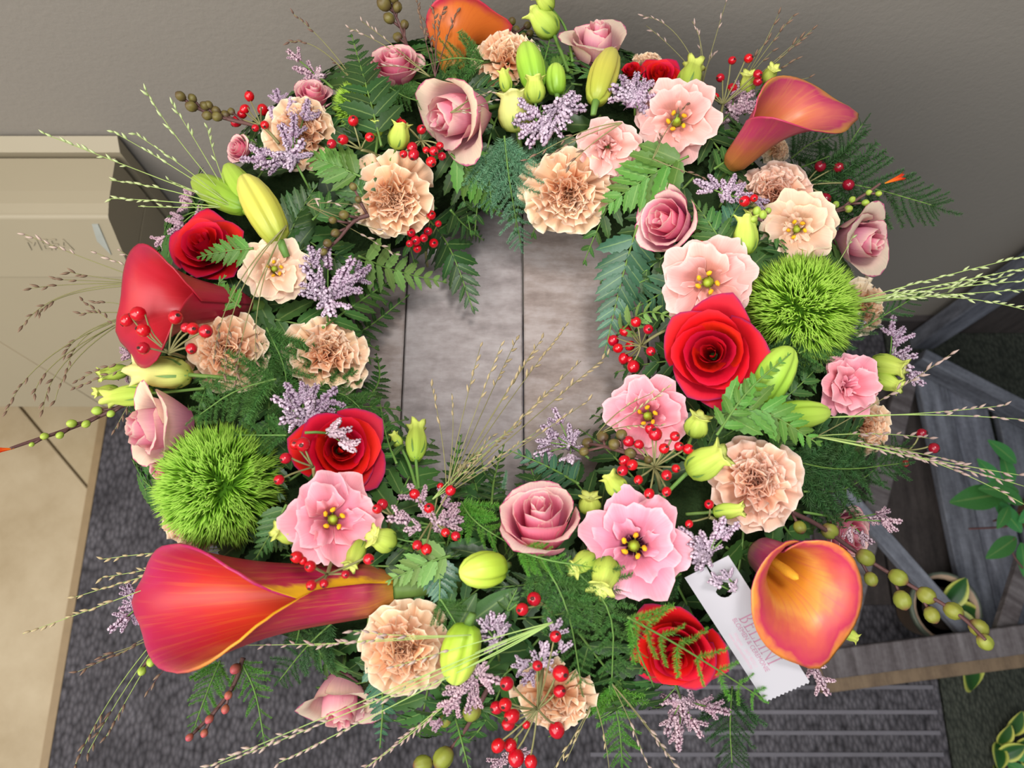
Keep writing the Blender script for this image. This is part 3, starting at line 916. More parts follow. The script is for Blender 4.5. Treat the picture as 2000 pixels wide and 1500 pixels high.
def ball_spec(seed, n=3400):
    rg = np.random.default_rng(seed)
    core = MB().lathe([(0.01, -0.68), (0.35, -0.58), (0.6, -0.33), (0.68, 0.0), (0.6, 0.33), (0.35, 0.58), (0.01, 0.68)], 18).mesh('core', M_['ballcore'])
    V, Fc, U = [], [], []
    # tufts: needles share a leaning direction around tuft centres
    nt = 110
    tz = rg.uniform(-0.55, 1, nt); ta = rg.uniform(0, 2 * pi, nt)
    td = np.stack([np.sqrt(1 - tz ** 2) * np.cos(ta), np.sqrt(1 - tz ** 2) * np.sin(ta), tz], 1)
    for i in range(n):
        d = rg.normal(0, 1, 3)
        d /= np.linalg.norm(d)
        if d[2] < -0.6:
            d[2] = -d[2]
        c = td[np.argmax(td @ d)]
        out = d + (c - d) * 1.3 + np.array([0, 0, -0.12]) + rg.normal(0, 0.16, 3)
        out /= np.linalg.norm(out)
        L = rg.uniform(0.26, 0.42)
        p0 = d * 0.66
        side = np.cross(out, rg.normal(0, 1, 3)); side /= np.linalg.norm(side)
        s2 = np.cross(out, side)
        bend = side * rg.uniform(-.07, .07) + np.array([0, 0, 0.03])
        b = len(V)
        for (t, wd) in ((0, 0.012), (0.55, 0.015)):
            q = p0 + out * L * t + bend * t * t
            for k in range(3):
                th = 2.094 * k
                V.append(q + (side * math.cos(th) + s2 * math.sin(th)) * wd); U.append((t, 0.5))
        V.append(p0 + out * L + bend); U.append((1.0, 0.5))
        for k in range(3):
            k2 = (k + 1) % 3
            Fc.append((b + k, b + k2, b + 3 + k2, b + 3 + k))
            Fc.append((b + 3 + k, b + 3 + k2, b + 6))
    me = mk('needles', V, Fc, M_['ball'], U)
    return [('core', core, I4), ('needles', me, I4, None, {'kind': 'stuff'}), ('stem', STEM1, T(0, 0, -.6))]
BALL = [ball_spec(1), ball_spec(2)]

def calla_mesh(mat_in, mat_out, L=1.0, Lmin=0.5, r0=0.055, r1=0.14, bmax=1.15, rimcurl=0.55, wrap=1.10, tipk=0.12, flat=0.0, start=0.34, side=0.3, spow=1.0, sx=1.0, sy=1.0, mirror=1, bend=0.0, name='spathe'):
    nu, nv = 30, 48
    V, U = [], []
    for j in range(nv + 1):
        q = j / nv
        ang = (q - .5) * 2 * pi * wrap
        Sx = max(0.0, math.cos((q - .5) * pi * 0.98)) ** 1.1
        Lq = Lmin + (L - Lmin) * Sx + tipk * math.exp(-((q - .5) / 0.035) ** 2)
        r, z = r0, 0.0
        row = []
        for i in range(nu + 1):
            s = i / nu
            l = s * Lq
            if i:
                dl = Lq / nu
                k = max(0.0, min(1.0, (l - start) / (1 - start)))
                beta = 0.16 + bmax * k * k * (3 - 2 * k) * (side + (1 - side) * Sx ** spow) + rimcurl * (side + (1 - side) * Sx ** spow) * max(0, (s - 0.82) / 0.18) ** 2
                if l < 0.12:
                    beta = 0.5
                r += math.sin(beta) * dl
                z += math.cos(beta) * dl
            rr = r * (1 + 0.13 * (0.5 - q))
            row.append(Vector((rr * math.cos(ang) * (1 + flat) * (1 + (sx - 1) * s), mirror * rr * math.sin(ang) * (1 - flat) * (1 + (sy - 1) * s), z)))
        if bend:
            row = [Vector((-(1 - math.cos(bend * p.z)) / bend + p.x * math.cos(bend * p.z), p.y, math.sin(bend * p.z) / bend + p.x * math.sin(bend * p.z))) for p in row]
        V.append(row); U.append([(i / nu, q) for i in range(nu + 1)])
    # outer + inner sheets
    verts, uvs, faces, mi = [], [], [], []
    N = nu + 1
    flatv = [p for row in V for p in row]
    nrm = []
    for j in range(nv + 1):
        for i in range(N):
            a = V[min(j + 1, nv)][i] - V[max(j - 1, 0)][i]
            b = V[j][min(i + 1, nu)] - V[j][max(i - 1, 0)]
            n = a.cross(b)
            nrm.append(n.normalized() if n.length > 1e-9 else Vector((0, 0, 1)))
    for sgn, m_i in ((1, 0), (-1, 1)):
        base = len(verts)
        for p, n, uvp in zip(flatv, nrm, [u for row in U for u in row]):
            verts.append(p + n * (0.0045 * sgn)); uvs.append(uvp)
        for j in range(nv):
            for i in range(nu):
                f = (base + j * N + i, base + (j + 1) * N + i, base + (j + 1) * N + i + 1, base + j * N + i + 1)
                faces.append(f if sgn > 0 else f[::-1]); mi.append(m_i)
    half = len(flatv)
    def stitch(idx):
        for a, b in zip(idx[:-1], idx[1:]):
            faces.append((a, b, b + half, a + half)); mi.append(0)
    stitch([j * N + nu for j in range(nv + 1)])
    stitch([i for i in range(N)])
    stitch([nv * N + i for i in range(N)])
    return mk(name, verts, faces, [mat_out, mat_in] if mirror > 0 else [mat_in, mat_out], uvs, mi)
def calla_mat(name, stops, streak=None, along=0.35, edge=None, one=0):
    """stops along the length; streak colour runs lengthwise; edge colour along both side margins"""
    n = NT(name)
    uvv, u, v = n.uv()
    wob = n.noise(5, n.mapv(uvv, (1, 2, 1)), 3)
    uu = n.math('ADD', u, n.math('MULTIPLY_ADD', wob, 0.3, -0.15))
    c = n.ramp(uu, stops)
    if streak:
        st = n.noise(1.0, n.mapv(uvv, (1.5, 60, 1)), 3, 0.7)
        mr = n.new('ShaderNodeMapRange')
        n.put(mr.inputs[0], st); mr.inputs[1].default_value = 0.5; mr.inputs[2].default_value = 0.72
        c = n.mix(n.math('MULTIPLY', mr.outputs[0], along), c, lin(streak))
    if edge:
        e = n.math('MULTIPLY_ADD', v, 2.0 * (one or 1), -1.0 * (one or 1))
        if not one:
            e = n.math('ABSOLUTE', e)
        mr = n.new('ShaderNodeMapRange')
        mr.interpolation_type = 'SMOOTHSTEP'
        n.put(mr.inputs[0], n.math('ADD', e, n.math('MULTIPLY_ADD', wob, 0.3, -0.15)))
        mr.inputs[1].default_value = edge[1]; mr.inputs[2].default_value = edge[2]
        c = n.mix(mr.outputs[0], c, lin(edge[0]))
    n.b.inputs['Coat Weight'].default_value = 0.15
    n.b.inputs['Coat Roughness'].default_value = 0.3
    return n.finish(c, 0.42, 0.35, 0.15)

# ================================================================== flowers placed on the wreath
CNT = {}
def pick(lst, key):
    CNT[key] = CNT.get(key, -1) + 1
    return lst[CNT[key] % len(lst)]
def bloom(spec, name, px, py, dpx, lean, lift, label, cat, group, roll=None, squash=1.0):
    p = P(px, py, lift)
    s = dpx * mpp(p) / 2
    if cat == 'carnation': s *= 1.05
    M = frame(facing(p, *lean), p, s, R_(0, 6.28) if roll is None else roll)
    return inst(spec, name, M, label, cat, group)
G = 'roses in the wreath'
for (k, x, y, d, lean, lift, lab) in [
    ('pink', 1056, 1025, 195, (-.05, -1.15), .030, 'large pink rose with pale rims beside the tagged corner, lowest full rose in the ring'),
    ('pink', 1310, 437, 155, (-.7, -.3), .012, 'mauve pink half-open rose at the right inside edge of the ring'),
    ('bud', 903, 222, 172, (-1.15, .25), .018, 'pink rosebud facing left with a big cream outer petal, top of the ring'),
    ('bud', 1672, 470, 132, (.9, .1), .010, 'pale pink rose facing right below the small orange crocosmia flower'),
    ('bud', 322, 832, 165, (-1.3, .1), .015, 'cream and pink rose lying sideways above the left green ball'),
    ('bud', 1164, 98, 128, (.1, -1.2), .012, 'mauve rose with cream rims standing tallest at the top of the ring'),
    ('pink', 772, 135, 120, (-.1, -1.0), .006, 'salmon pink rose at the top left behind the tall fern leaf'),
    ('bud', 668, 1355, 150, (-.1, 1.2), .005, 'pink rose hanging down at the bottom left edge over the mat'),
    ('pink', 1650, 1040, 120, (.9, .2), .0, 'deep pink rose half hidden behind the round orange calla'),
    ('pink', 470, 292, 62, (-.8, -.3), .0, 'small pink rose peeping out behind the three lily buds'),
    ('pink', 612, 190, 85, (.0, -1.0), .0, 'pink rose above the peach carnation at the upper left rim'),
    ('pink', 318, 918, 60, (-.8, .5), -.005, 'small pink rose tucked under the sideways cream rose')]:
    bloom(pick(ROSE[k], k), 'rose', x, y, d, lean, lift, lab, 'rose', G)
for (x, y, d, lean, lift, lab) in [
    (1390, 692, 205, (-.08, -.08), .028, 'large open red rose at the right of the ring beside the green ball'),
    (665, 878, 178, (.12, -.05), .022, 'open red rose at the lower left with a lilac sprig across it'),
    (402, 485, 150, (-.4, -.5), .012, 'dark red rose seen from the side above the red calla at left'),
    (1322, 1268, 182, (-.05, .5), .012, 'red rose at the bottom right under feathery green sprigs'),
    (1288, 152, 92, (.15, -.7), .006, 'small red rose at the top right beside a lilac tuft'),
    (1232, 140, 50, (-.2, -.9), .0, 'sliver of a red rose between mauve rose and lilac tuft')]:
    bloom(pick(ROSE['red'], 'red'), 'red_rose', x, y, d, lean, lift, lab, 'rose', 'red roses in the wreath')
G = 'carnations in the wreath'
for (sp, x, y, d, lean, lift, lab) in [
    (CARN, 768, 388, 158, (.0, .2), .020, 'peach carnation at the upper left inside edge above red berries'),
    (CARN, 1110, 378, 168, (.05, .35), .020, 'peach carnation at the top inside edge of the ring'),
    (CARN, 440, 685, 150, (-.25, .05), .010, 'peach carnation at left beside the red calla'),
    (CARN, 640, 688, 150, (.25, -.45), .015, 'peach carnation tilted away at the left inside edge'),
    (CARNP, 1478, 938, 170, (.15, -.15), .018, 'peach carnation right above the round orange calla'),
    (CARN, 788, 1268, 172, (-.08, .12), .015, 'peach carnation at the bottom between calla tube and lime lily bud'),
    (CARN, 1085, 1368, 155, (.05, .9), .0, 'peach carnation at the bottom edge behind the big red berries'),
    (CARN, 588, 255, 135, (-.1, -.35), .004, 'peach carnation at the upper left behind lilac statice'),
    (CARN, 992, 112, 130, (0, -.9), .0, 'peach carnation at the top behind the green lily buds'),
    (CARNP, 1512, 372, 140, (.05, -.6), .006, 'rosy peach carnation at the upper right edge'),
    (CARNC, 1688, 602, 115, (1.0, .0), .0, 'cream carnation showing its side right of the green ball'),
    (CARN, 1690, 835, 118, (.7, .2), .0, 'peach carnation at the right edge under a pink lisianthus'),
    (CARNC, 372, 1020, 130, (-.8, .6), .0, 'cream carnation under the left green ball'),
    (CARNC, 1262, 128, 76, (0, -1.0), -.004, 'cream carnation behind the small red rose at the top'),
    (CARNC, 1515, 292, 60, (.6, -.2), .0, 'small white carnation under the upper right calla')]:
    bloom(pick(sp, id(sp)), 'carnation', x, y, d, lean, lift, lab, 'carnation', G)
G = 'lisianthus blooms in the wreath'
for (k, x, y, d, lean, lift, lab) in [
    ('pale', 1322, 236, 150, (.02, -.12), .016, 'pale pink lisianthus with yellow centre at the top right'),
    ('pale', 1382, 552, 172, (-.05, .05), .024, 'pale pink lisianthus above the large red rose'),
    ('pink', 1264, 812, 150, (-.1, -.05), .022, 'pink lisianthus at the right inside edge above red berries'),
    ('dark', 1238, 1066, 192, (.0, .0), .026, 'large pink lisianthus with a dark throat left of the tag'),
    ('pink', 651, 1014, 168, (.05, -.05), .026, 'pink lisianthus below the left red rose'),
    ('cup', 1188, 290, 125, (.1, .1), .018, 'cupped pink lisianthus touching the top peach carnation'),
    ('pcup', 1655, 752, 130, (.55, -.05), .008, 'pink lisianthus at the right edge turned outwards'),
    ('peach', 1556, 448, 140, (.05, .1), .012, 'peach lisianthus just above the right green ball'),
    ('peach', 536, 525, 122, (-.05, -.05), .022, 'small creamy peach double lisianthus left of the lilac statice')]:
    bloom(pick(LIS[k], k), 'lisianthus', x, y, d, lean, lift, lab, 'lisianthus', G)
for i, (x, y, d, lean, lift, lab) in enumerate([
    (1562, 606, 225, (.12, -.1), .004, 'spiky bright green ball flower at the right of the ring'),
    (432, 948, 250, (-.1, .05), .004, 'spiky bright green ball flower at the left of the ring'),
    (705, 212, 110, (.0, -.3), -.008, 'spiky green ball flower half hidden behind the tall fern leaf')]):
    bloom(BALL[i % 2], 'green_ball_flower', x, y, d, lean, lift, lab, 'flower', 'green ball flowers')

# callas ------------------------------------------------------------
def calla(px0, lift0, px1, lift1, back, Lpx, mats, label, spadix=True, **kw):
    """px0 base of the tube, px1 a point further along the axis; back: direction (image right, image up, toward camera) of the tip side"""
    a, b = P(*px0, lift0), P(*px1, lift1)
    ax = (b - a)
    L = Lpx * mpp(a)
    tc = (CAM - b).normalized()
    bk = RT * back[0] + UP * back[1] + tc * back[2]
    M = frame(ax, a, L, 0, bk)
    spec = [('spathe', calla_mesh(mats[0], mats[1], **kw), I4)]
    if spadix:
        spec.append(('spadix', MB().lathe([(0.02, 0.1), (0.035, 0.2), (0.04, 0.45), (0.03, 0.56), (0.005, 0.6)], 10).mesh('spadix', M_['spadix']), RY(0.0)))
    spec.append(('stem', MB().tube([(0, 0, 0.05), (0, 0, -0.12), (0.05, 0, -0.3)], [0.055, 0.045, 0.04], 8).mesh('stem', M_['stem']), I4))
    return inst(spec, 'calla_lily', M, label, 'calla', 'callas in the wreath')
inA = calla_mat('calla_inside_magenta', [(0.0, '#c8581c'), (0.45, '#c83a1c'), (0.65, '#c02a26'), (0.82, '#b21c40'), (1.0, '#b2205c')], '#d8881e', 0.25, ('#e0a01c', 0.25, 0.7), -1)
outA = calla_mat('calla_outside_red', [(0.0, '#a87a2a'), (0.25, '#a83a4a'), (0.5, '#b0204a'), (1.0, '#b52a3a')], '#d08a2a', 0.5, ('#e6ab1e', 0.72, 0.80), 1)
inB = calla_mat('calla_inside_orange', [(0.0, '#c77a1c'), (0.45, '#dd8f2e'), (0.62, '#e0984a'), (0.78, '#cf5a48'), (0.92, '#bd3350'), (1.0, '#e08a3a')], '#c84058', 0.45)
outB = calla_mat('calla_outside_magenta', [(0.0, '#8a7a5a'), (0.3, '#a04a6a'), (0.6, '#b02f5c'), (1.0, '#a82a58')], '#c9955a', 0.4)
inC = calla_mat('calla_inside_red', [(0.0, '#8a1420'), (0.5, '#a91420'), (0.8, '#b81a2c'), (1.0, '#a01c3c')], '#c0283a', 0.3)
outC = calla_mat('calla_outside_crimson', [(0.0, '#7a2030'), (0.4, '#951a34'), (1.0, '#a51a2a')], '#b83a4a', 0.3)
inD = calla_mat('calla_inside_apricot', [(0.0, '#c98a3a'), (0.45, '#d2783c'), (0.7, '#cf6a5a'), (0.9, '#b5355c'), (1.0, '#c98a3c')], '#d8984a', 0.4)
outD = calla_mat('calla_outside_rosy', [(0.0, '#9a6a2a'), (0.4, '#a85a3a'), (0.7, '#b03a5a'), (1.0, '#b8355a')], '#c07a3a', 0.4)
inE = calla_mat('calla_inside_amber', [(0.0, '#d8a040'), (0.6, '#d98030'), (1.0, '#c83a4a')], None)
outE = calla_mat('calla_outside_orange', [(0.0, '#c27a2a'), (0.5, '#cc6a22'), (0.85, '#cf6a28'), (1.0, '#c0304a')], '#b84a1c', 0.4)
calla((770, 1148), -.008, (430, 1172), .03, (-.1, .05, -1), 512, (inA, outA), 'large magenta and orange calla lying sideways at the lower left', False, Lmin=0.32, bmax=1.3, side=0.12, r0=.05, start=0.25, tipk=.08, spow=1.8, sx=1.15, sy=.50, mirror=-1, bend=1.15)
calla((1482, 1078), .000, (1588, 1150), .115, (.2, -1.0, -.1), 238, (inB, outB), 'round orange calla opening toward the viewer beside the white tag', True, Lmin=0.62, bmax=1.25, side=0.55, tipk=0.07, r0=.09, sy=.86)
calla((485, 596), .000, (330, 588), .06, (-.2, -.35, -1), 255, (inC, outC), 'red calla lying sideways at the left edge', False, Lmin=0.5, bmax=1.3, side=0.15, r0=.055, start=.3, flat=.05, spow=1.8)
calla((1425, 325), .000, (1515, 230), .10, (.8, -.15, -.8), 235, (inD, outD), 'pink and apricot calla leaning out at the upper right', False, Lmin=0.5, bmax=1.3, side=0.15, r0=.055, start=.3, spow=1.8, sy=.6, sx=1.2)
calla((885, 140), .000, (880, 35), .01, (1.0, .0, .35), 160, (inE, outE), 'orange calla with a curling tip at the top edge', False, Lmin=0.55, bmax=1.5, side=0.1, r0=.09, tipk=.15)

# lisianthus buds ------------------------------------------------------
def ribbon_stem(pts, rad, mat, parent, L, name='stem'):
    return obj(name, MB().tube(chaikin([Vector(p) for p in pts], 2), rad, 6).mesh(name, mat), parent, L)
def bud(b, t, wpx, label, y=False, lift=.02, tl=.012, stem=None):
    a, c = P(*b, lift), P(*t, lift + tl)
    ax = c - a
    s = max(wpx * mpp(a) / 0.80, 0.0)
    ln = ax.length
    M = frame(ax, a, 1.0, R_(0, 6.3))
    M = M @ S(s, s, ln / 1.25)
    spec = pick(BUDY if y else BUD, 'bud')
    r = root('lisianthus_bud', Matrix.Translation(a), label, 'flower bud', 'lisianthus buds in the wreath')
    Mi = Matrix.Translation(-a)
    for part in spec:
        obj(part[0], part[1], r, Mi @ M @ part[2])
    sp = [P(*q, lift * .6) for q in stem] if stem else [a - ax.normalized() * ln * 0.9]
    ribbon_stem([c * .05 + a * .95] + sp, max(0.0012, wpx * 0.07 * mpp(a)), M_['stem'], r, Mi)
for a_ in [
    ((812, 898), (814, 832), 42, 'yellow-green bud standing upright at the inner lower left edge', False, .03, .01, [(818, 955)]),
    ((782, 872), (768, 848), 22, 'tiny green bud left of the upright bud at the inner edge', False, .028, .008, [(800, 905), (815, 960)]),
    ((1352, 852), (1370, 812), 46, 'round lime bud between pink lisianthus and right carnation'),
    ((1342, 922), (1415, 885), 62, 'large lime bud pointing right at the carnation above the calla', False, .03, .012, [(1305, 960), (1280, 990)]),
    ((1218, 968), (1188, 928), 42, 'lime bud directly above the dark-throated lisianthus', False, .03, .01, [(1235, 1000)]),
    ((582, 1046), (537, 1036), 42, 'star-tipped yellow bud at the left side of the lower pink lisianthus'),
    ((770, 1062), (727, 1046), 48, 'lime bud to the right of the lower pink lisianthus'),
    ((708, 1056), (683, 1106), 34, 'drooping lime bud below the lower pink lisianthus'),
    ((1158, 1085), (1118, 1112), 40, 'small lime bud left of the pair below the large pink rose'),
    ((1190, 1092), (1172, 1152), 56, 'frilly lime bud hanging left of the dark-throated lisianthus'),
    ((1392, 1000), (1452, 995), 32, 'slim green bud under the right carnation beside the calla'),
    ((1455, 498), (1457, 424), 48, 'upright lime bud between rosebud and peach lisianthus'),
    ((1462, 450), (1468, 412), 30, 'smaller lime bud behind the upright one at the right', False, .01),
    ((1338, 180), (1356, 126), 46, 'lime bud above the top right pale lisianthus'),
    ((1458, 186), (1462, 142), 30, 'slim lime bud behind the upper right berries', False, .005),
    ((1494, 162), (1512, 132), 26, 'green pointed bud touching the upper right calla', False, .005),
    ((774, 292), (784, 240), 42, 'lime bud right of the upper left berry branch', False, .03, .01, [(765, 312), (738, 330)]),
    ((738, 266), (735, 234), 26, 'tiny lime bud beside the tall fern leaf', False, .028, .008, [(735, 295), (725, 330)]),
    ((1046, 202), (1044, 150), 42, 'lime bud below the top green lily bud', False, .03),
    ((990, 180), (983, 138), 26, 'small lime bud on a thin stalk left of the top lily bud', False, .03, .008, [(1000, 225)]),
    ((1012, 258), (1000, 178), 72, 'pale yellow frilly bloom beside the top pink rosebud', True, .012),
    ((1084, 70), (1042, 20), 52, 'lime bud leaning left at the very top edge', False, .02, .01, [(1095, 100), (1110, 140)]),
    ((1078, 18), (1050, -14), 34, 'topmost green bud on an arched stalk cut by the frame', False, .03, .01, [(1108, 55), (1118, 120)]),
    ((370, 732), (270, 724), 64, 'pale yellow lisianthus bud at the left edge', True, .02, .01),
    ((295, 768), (213, 776), 42, 'lime bud below the pale yellow one at left', False, .02, .01, [(340, 765), (400, 758)]),
    ((252, 722), (194, 733), 30, 'slim green bud above the pair at the left edge', False, .012, .008, [(285, 712)]),
    ((232, 760), (185, 766), 22, 'small green bud furthest left in the ring', False, .012, .008, [(300, 757)]),
    ((1700, 706), (1768, 722), 42, 'lime bud at the right edge under the lilac tips', False, .01, .008, [(1680, 705)]),
    ((1710, 736), (1758, 756), 34, 'lime bud at the right edge, lower of the two', False, .01, .008, [(1685, 718)]),
    ((1648, 1232), (1676, 1248), 24, 'cut green bud showing at the right rim of the round calla', False, .0, .0),
    ((1150, 1002), (1152, 968), 44, 'star-shaped lime bud between the large rose and dark-throated lisianthus', False, .01)]:
    bud(*a_)
# lily buds --------------------------------------------------------------
for (k, b, t, wpx, lift, tl, lab) in [
    ('g', (478, 405), (376, 350), 62, .02, .01, 'green lily bud at the upper left, leftmost of three'),
    ('g', (505, 420), (440, 322), 60, .015, .008, 'green lily bud at the upper left, middle of three'),
    ('y', (548, 470), (474, 340), 72, .035, .012, 'yellow-green lily bud at the upper left, front one of three'),
    ('g', (1046, 172), (1026, 82), 58, .03, .012, 'green lily bud standing at the top centre'),
    ('g', (1086, 185), (1084, 124), 44, .02, .01, 'shorter green lily bud right of the top centre bud'),
    ('y', (1162, 196), (1196, 95), 62, .03, .012, 'yellowish lily bud in front of the tallest mauve rose'),
    ('g', (1480, 785), (1542, 676), 80, .02, .012, 'green lily bud pointing up below the right green ball'),
    ('g', (1495, 818), (1620, 804), 62, .02, .008, 'green lily bud pointing right above the pale fern tip'),
    ('l', (985, 1106), (900, 1120), 74, .03, .015, 'plump lime lily bud left of the large pink rose'),
    ('l', (912, 1218), (884, 1336), 80, .03, .008, 'bright lime lily bud hanging beside the bottom carnation')]:
    a, c = P(*b, lift), P(*t, lift + tl)
    ax = c - a
    s = wpx * mpp(a) / 0.54
    r = root('lily_bud', Matrix.Translation(a), lab, 'lily bud', 'lily buds in the wreath')
    M = Matrix.Translation(-a) @ frame(ax, a, 1, R_(0, 6.3)) @ S(s, s, ax.length)
    for part in LILY[k]:
        obj(part[0], part[1], r, M)

# ================================================================== ferns
def leaflet_mesh(mat, seed, wd=0.17, teeth=7, name='leaflet'):
    rg = random.Random(seed)
    n = teeth * 2
    V, U, Fc = [], [], []
    def half(u):
        return wd * (math.sin(pi * min(1, 0.10 + u * 0.88)) ** 0.75) * (1 - 0.35 * u)
    for i in range(n + 1):
        u = i / n
        tooth = 0.0 if i % 2 == 0 else 0.20
        w_ = half(u) * (1 - tooth * 1.1)
        yy = u + (0.035 if i % 2 == 0 else -0.01)
        if i == n:
            w_ = 0.004; yy = 1.03
        arch = -0.16 * u * u
        V += [(-w_, yy, arch + 0.30 * w_), (0, u, arch), (w_, yy, arch + 0.30 * w_)]
        U += [(u, 0), (u, .5), (u, 1)]
    for i in range(n):
        for k in (0, 1):
            a = i * 3 + k
            Fc.append((a, a + 1, a + 4, a + 3))
    return mk(name, V, Fc, mat, U)
LEAF = {}
for k in ('fern', 'fernd', 'fernl', 'ferno', 'fernb'):
    LEAF[k] = [leaflet_mesh(M_[k], 1, 0.20, 5), leaflet_mesh(M_[k], 2, 0.24, 5), leaflet_mesh(M_[k], 3, 0.18, 6)]
def frond(pts, width, mat, label, group, n=9, up=None, taper=0.85, name='fern_frond', beta=0.62):
    """pts: world polyline base->tip; width: full width at the widest (metres)"""
    pts = chaikin([Vector(p) for p in pts], 2)
    base = pts[0]
    r = root(name, Matrix.Translation(base), label, 'fern', group)
    d = [0.0]
    for a, b in zip(pts[:-1], pts[1:]):
        d.append(d[-1] + (b - a).length)
    L = d[-1]
    obj('rachis', MB().tube([p - base for p in pts], [0.0011 * (1 - .7 * i / len(pts)) for i in range(len(pts))], 5).mesh('rachis', M_['stem']), r)
    def at(s):
        x = s * L
        for i in range(len(pts) - 1):
            if d[i + 1] >= x:
                t = (x - d[i]) / max(1e-9, d[i + 1] - d[i])
                return pts[i].lerp(pts[i + 1], t), (pts[i + 1] - pts[i]).normalized()
        return pts[-1], (pts[-1] - pts[-2]).normalized()
    for i in range(n):
        s = 0.10 + 0.86 * (i / (n - 1)) ** 0.92
        p, t = at(s)
        nr = up if up is not None else ((CAM - p).normalized() * .7 + Vector((0, 0, .5)))
        nr = (nr - t * nr.dot(t)).normalized()
        side = t.cross(nr)
        ll = width * 0.56 * (1 - s) ** taper * (0.75 + 0.25 * min(1, s * 6)) + width * 0.07
        for sg in (-1, 1):
            if i == n - 1 and sg == 1:
                dr = t
            else:
                b_ = beta + R_(-.08, .08) + 0.35 * s
                dr = (side * sg * math.cos(b_) + t * math.sin(b_)).normalized()
            n2 = (nr + side * sg * R_(-.1, .35) + t * R_(-.2, .2))
            n2 = (n2 - dr * n2.dot(dr)).normalized()
            x = dr.cross(n2)
            M = Matrix((x, dr, n2)).transposed().to_4x4()
            obj('leaflet', LEAF[mat][(i + (sg > 0)) % 3], r, Matrix.Translation(p - base) @ M @ S(ll * 1.15, ll, ll))
    return r
def pfrond(pxs, wpx, mat, label, lift=.012, n=9, tl=0.0, group=None, taper=.85, beta=.62):
    k = len(pxs)
    pts = [P(x, y, lift + tl * i / max(1, k - 1)) for i, (x, y) in enumerate(pxs)]
    return frond(pts, wpx * mpp(pts[0]), mat, label, group, n, None, taper, beta=beta)
# filler fronds hugging the ring
def tsurf(A, B, k=1.0):
    rho = WR + WA * k * math.cos(B)
    return Vector((WC.x + rho * math.cos(A), WC.y + rho * math.sin(A), max(BOARD + 0.006, WC.z + WB * k * math.sin(B))))
rf = random.Random(21)
NF = 112
for i in range(NF):
    A = 2 * pi * i / NF + rf.uniform(-.05, .05)
    m = i % 4
    if m == 0:      # inner edge, hanging into the hole
        B0, B1, dA = 1.7, 3.05, rf.uniform(-.35, .35)
    elif m == 1:    # outer edge
        B0, B1, dA = 1.2, -0.25, rf.uniform(-.22, .22)
    elif m == 2:    # over the crown
        B0, B1, dA = rf.uniform(1.0, 2.0), rf.uniform(1.1, 2.2), rf.choice((-1, 1)) * rf.uniform(.30, .5)
    else:
        B0, B1, dA = rf.uniform(.5, 1.4), rf.uniform(0.0, 0.6), rf.choice((-1, 1)) * rf.uniform(.2, .45)
    pts = []
    for j in range(5):
        t = j / 4
        pts.append(tsurf(A + dA * t, B0 + (B1 - B0) * t, 0.88 + 0.16 * t + (0.10 * t * t if m < 2 else 0)))
    q_ = pts[3] - CAM
    qx, qy = CX + FPX * q_.dot(RT) / q_.dot(FW), CY - FPX * q_.dot(UP) / q_.dot(FW)
    if 330 < qx < 680 and 1085 < qy < 1290:
        continue
    upv = (tsurf(A, (B0 + B1) / 2, 1.3) - tsurf(A, (B0 + B1) / 2, 0.9)).normalized()
    mt_ = rf.choice(('fern', 'fernd', 'fernd', 'fern'))
    lab = ('dark green fern frond hanging into the hole of the wreath', 'dark green fern frond at the outer rim of the wreath', 'green fern frond lying low between flowers on the crown', 'green fern frond lying low along the outer side of the ring')[m]
    sec = ('at the right', 'at the upper right', 'at the top', 'at the upper left', 'at the left', 'at the lower left', 'at the bottom', 'at the lower right')[int(((A % (2 * pi)) + pi / 8) // (pi / 4)) % 8]
    lab += ' ' + sec
    frond(pts, rf.uniform(.050, .075), mt_, lab, ('fern fronds around the hole', 'fern fronds around the rim', 'fern fronds among the flowers', 'fern fronds along the outer side')[m], 8, upv)
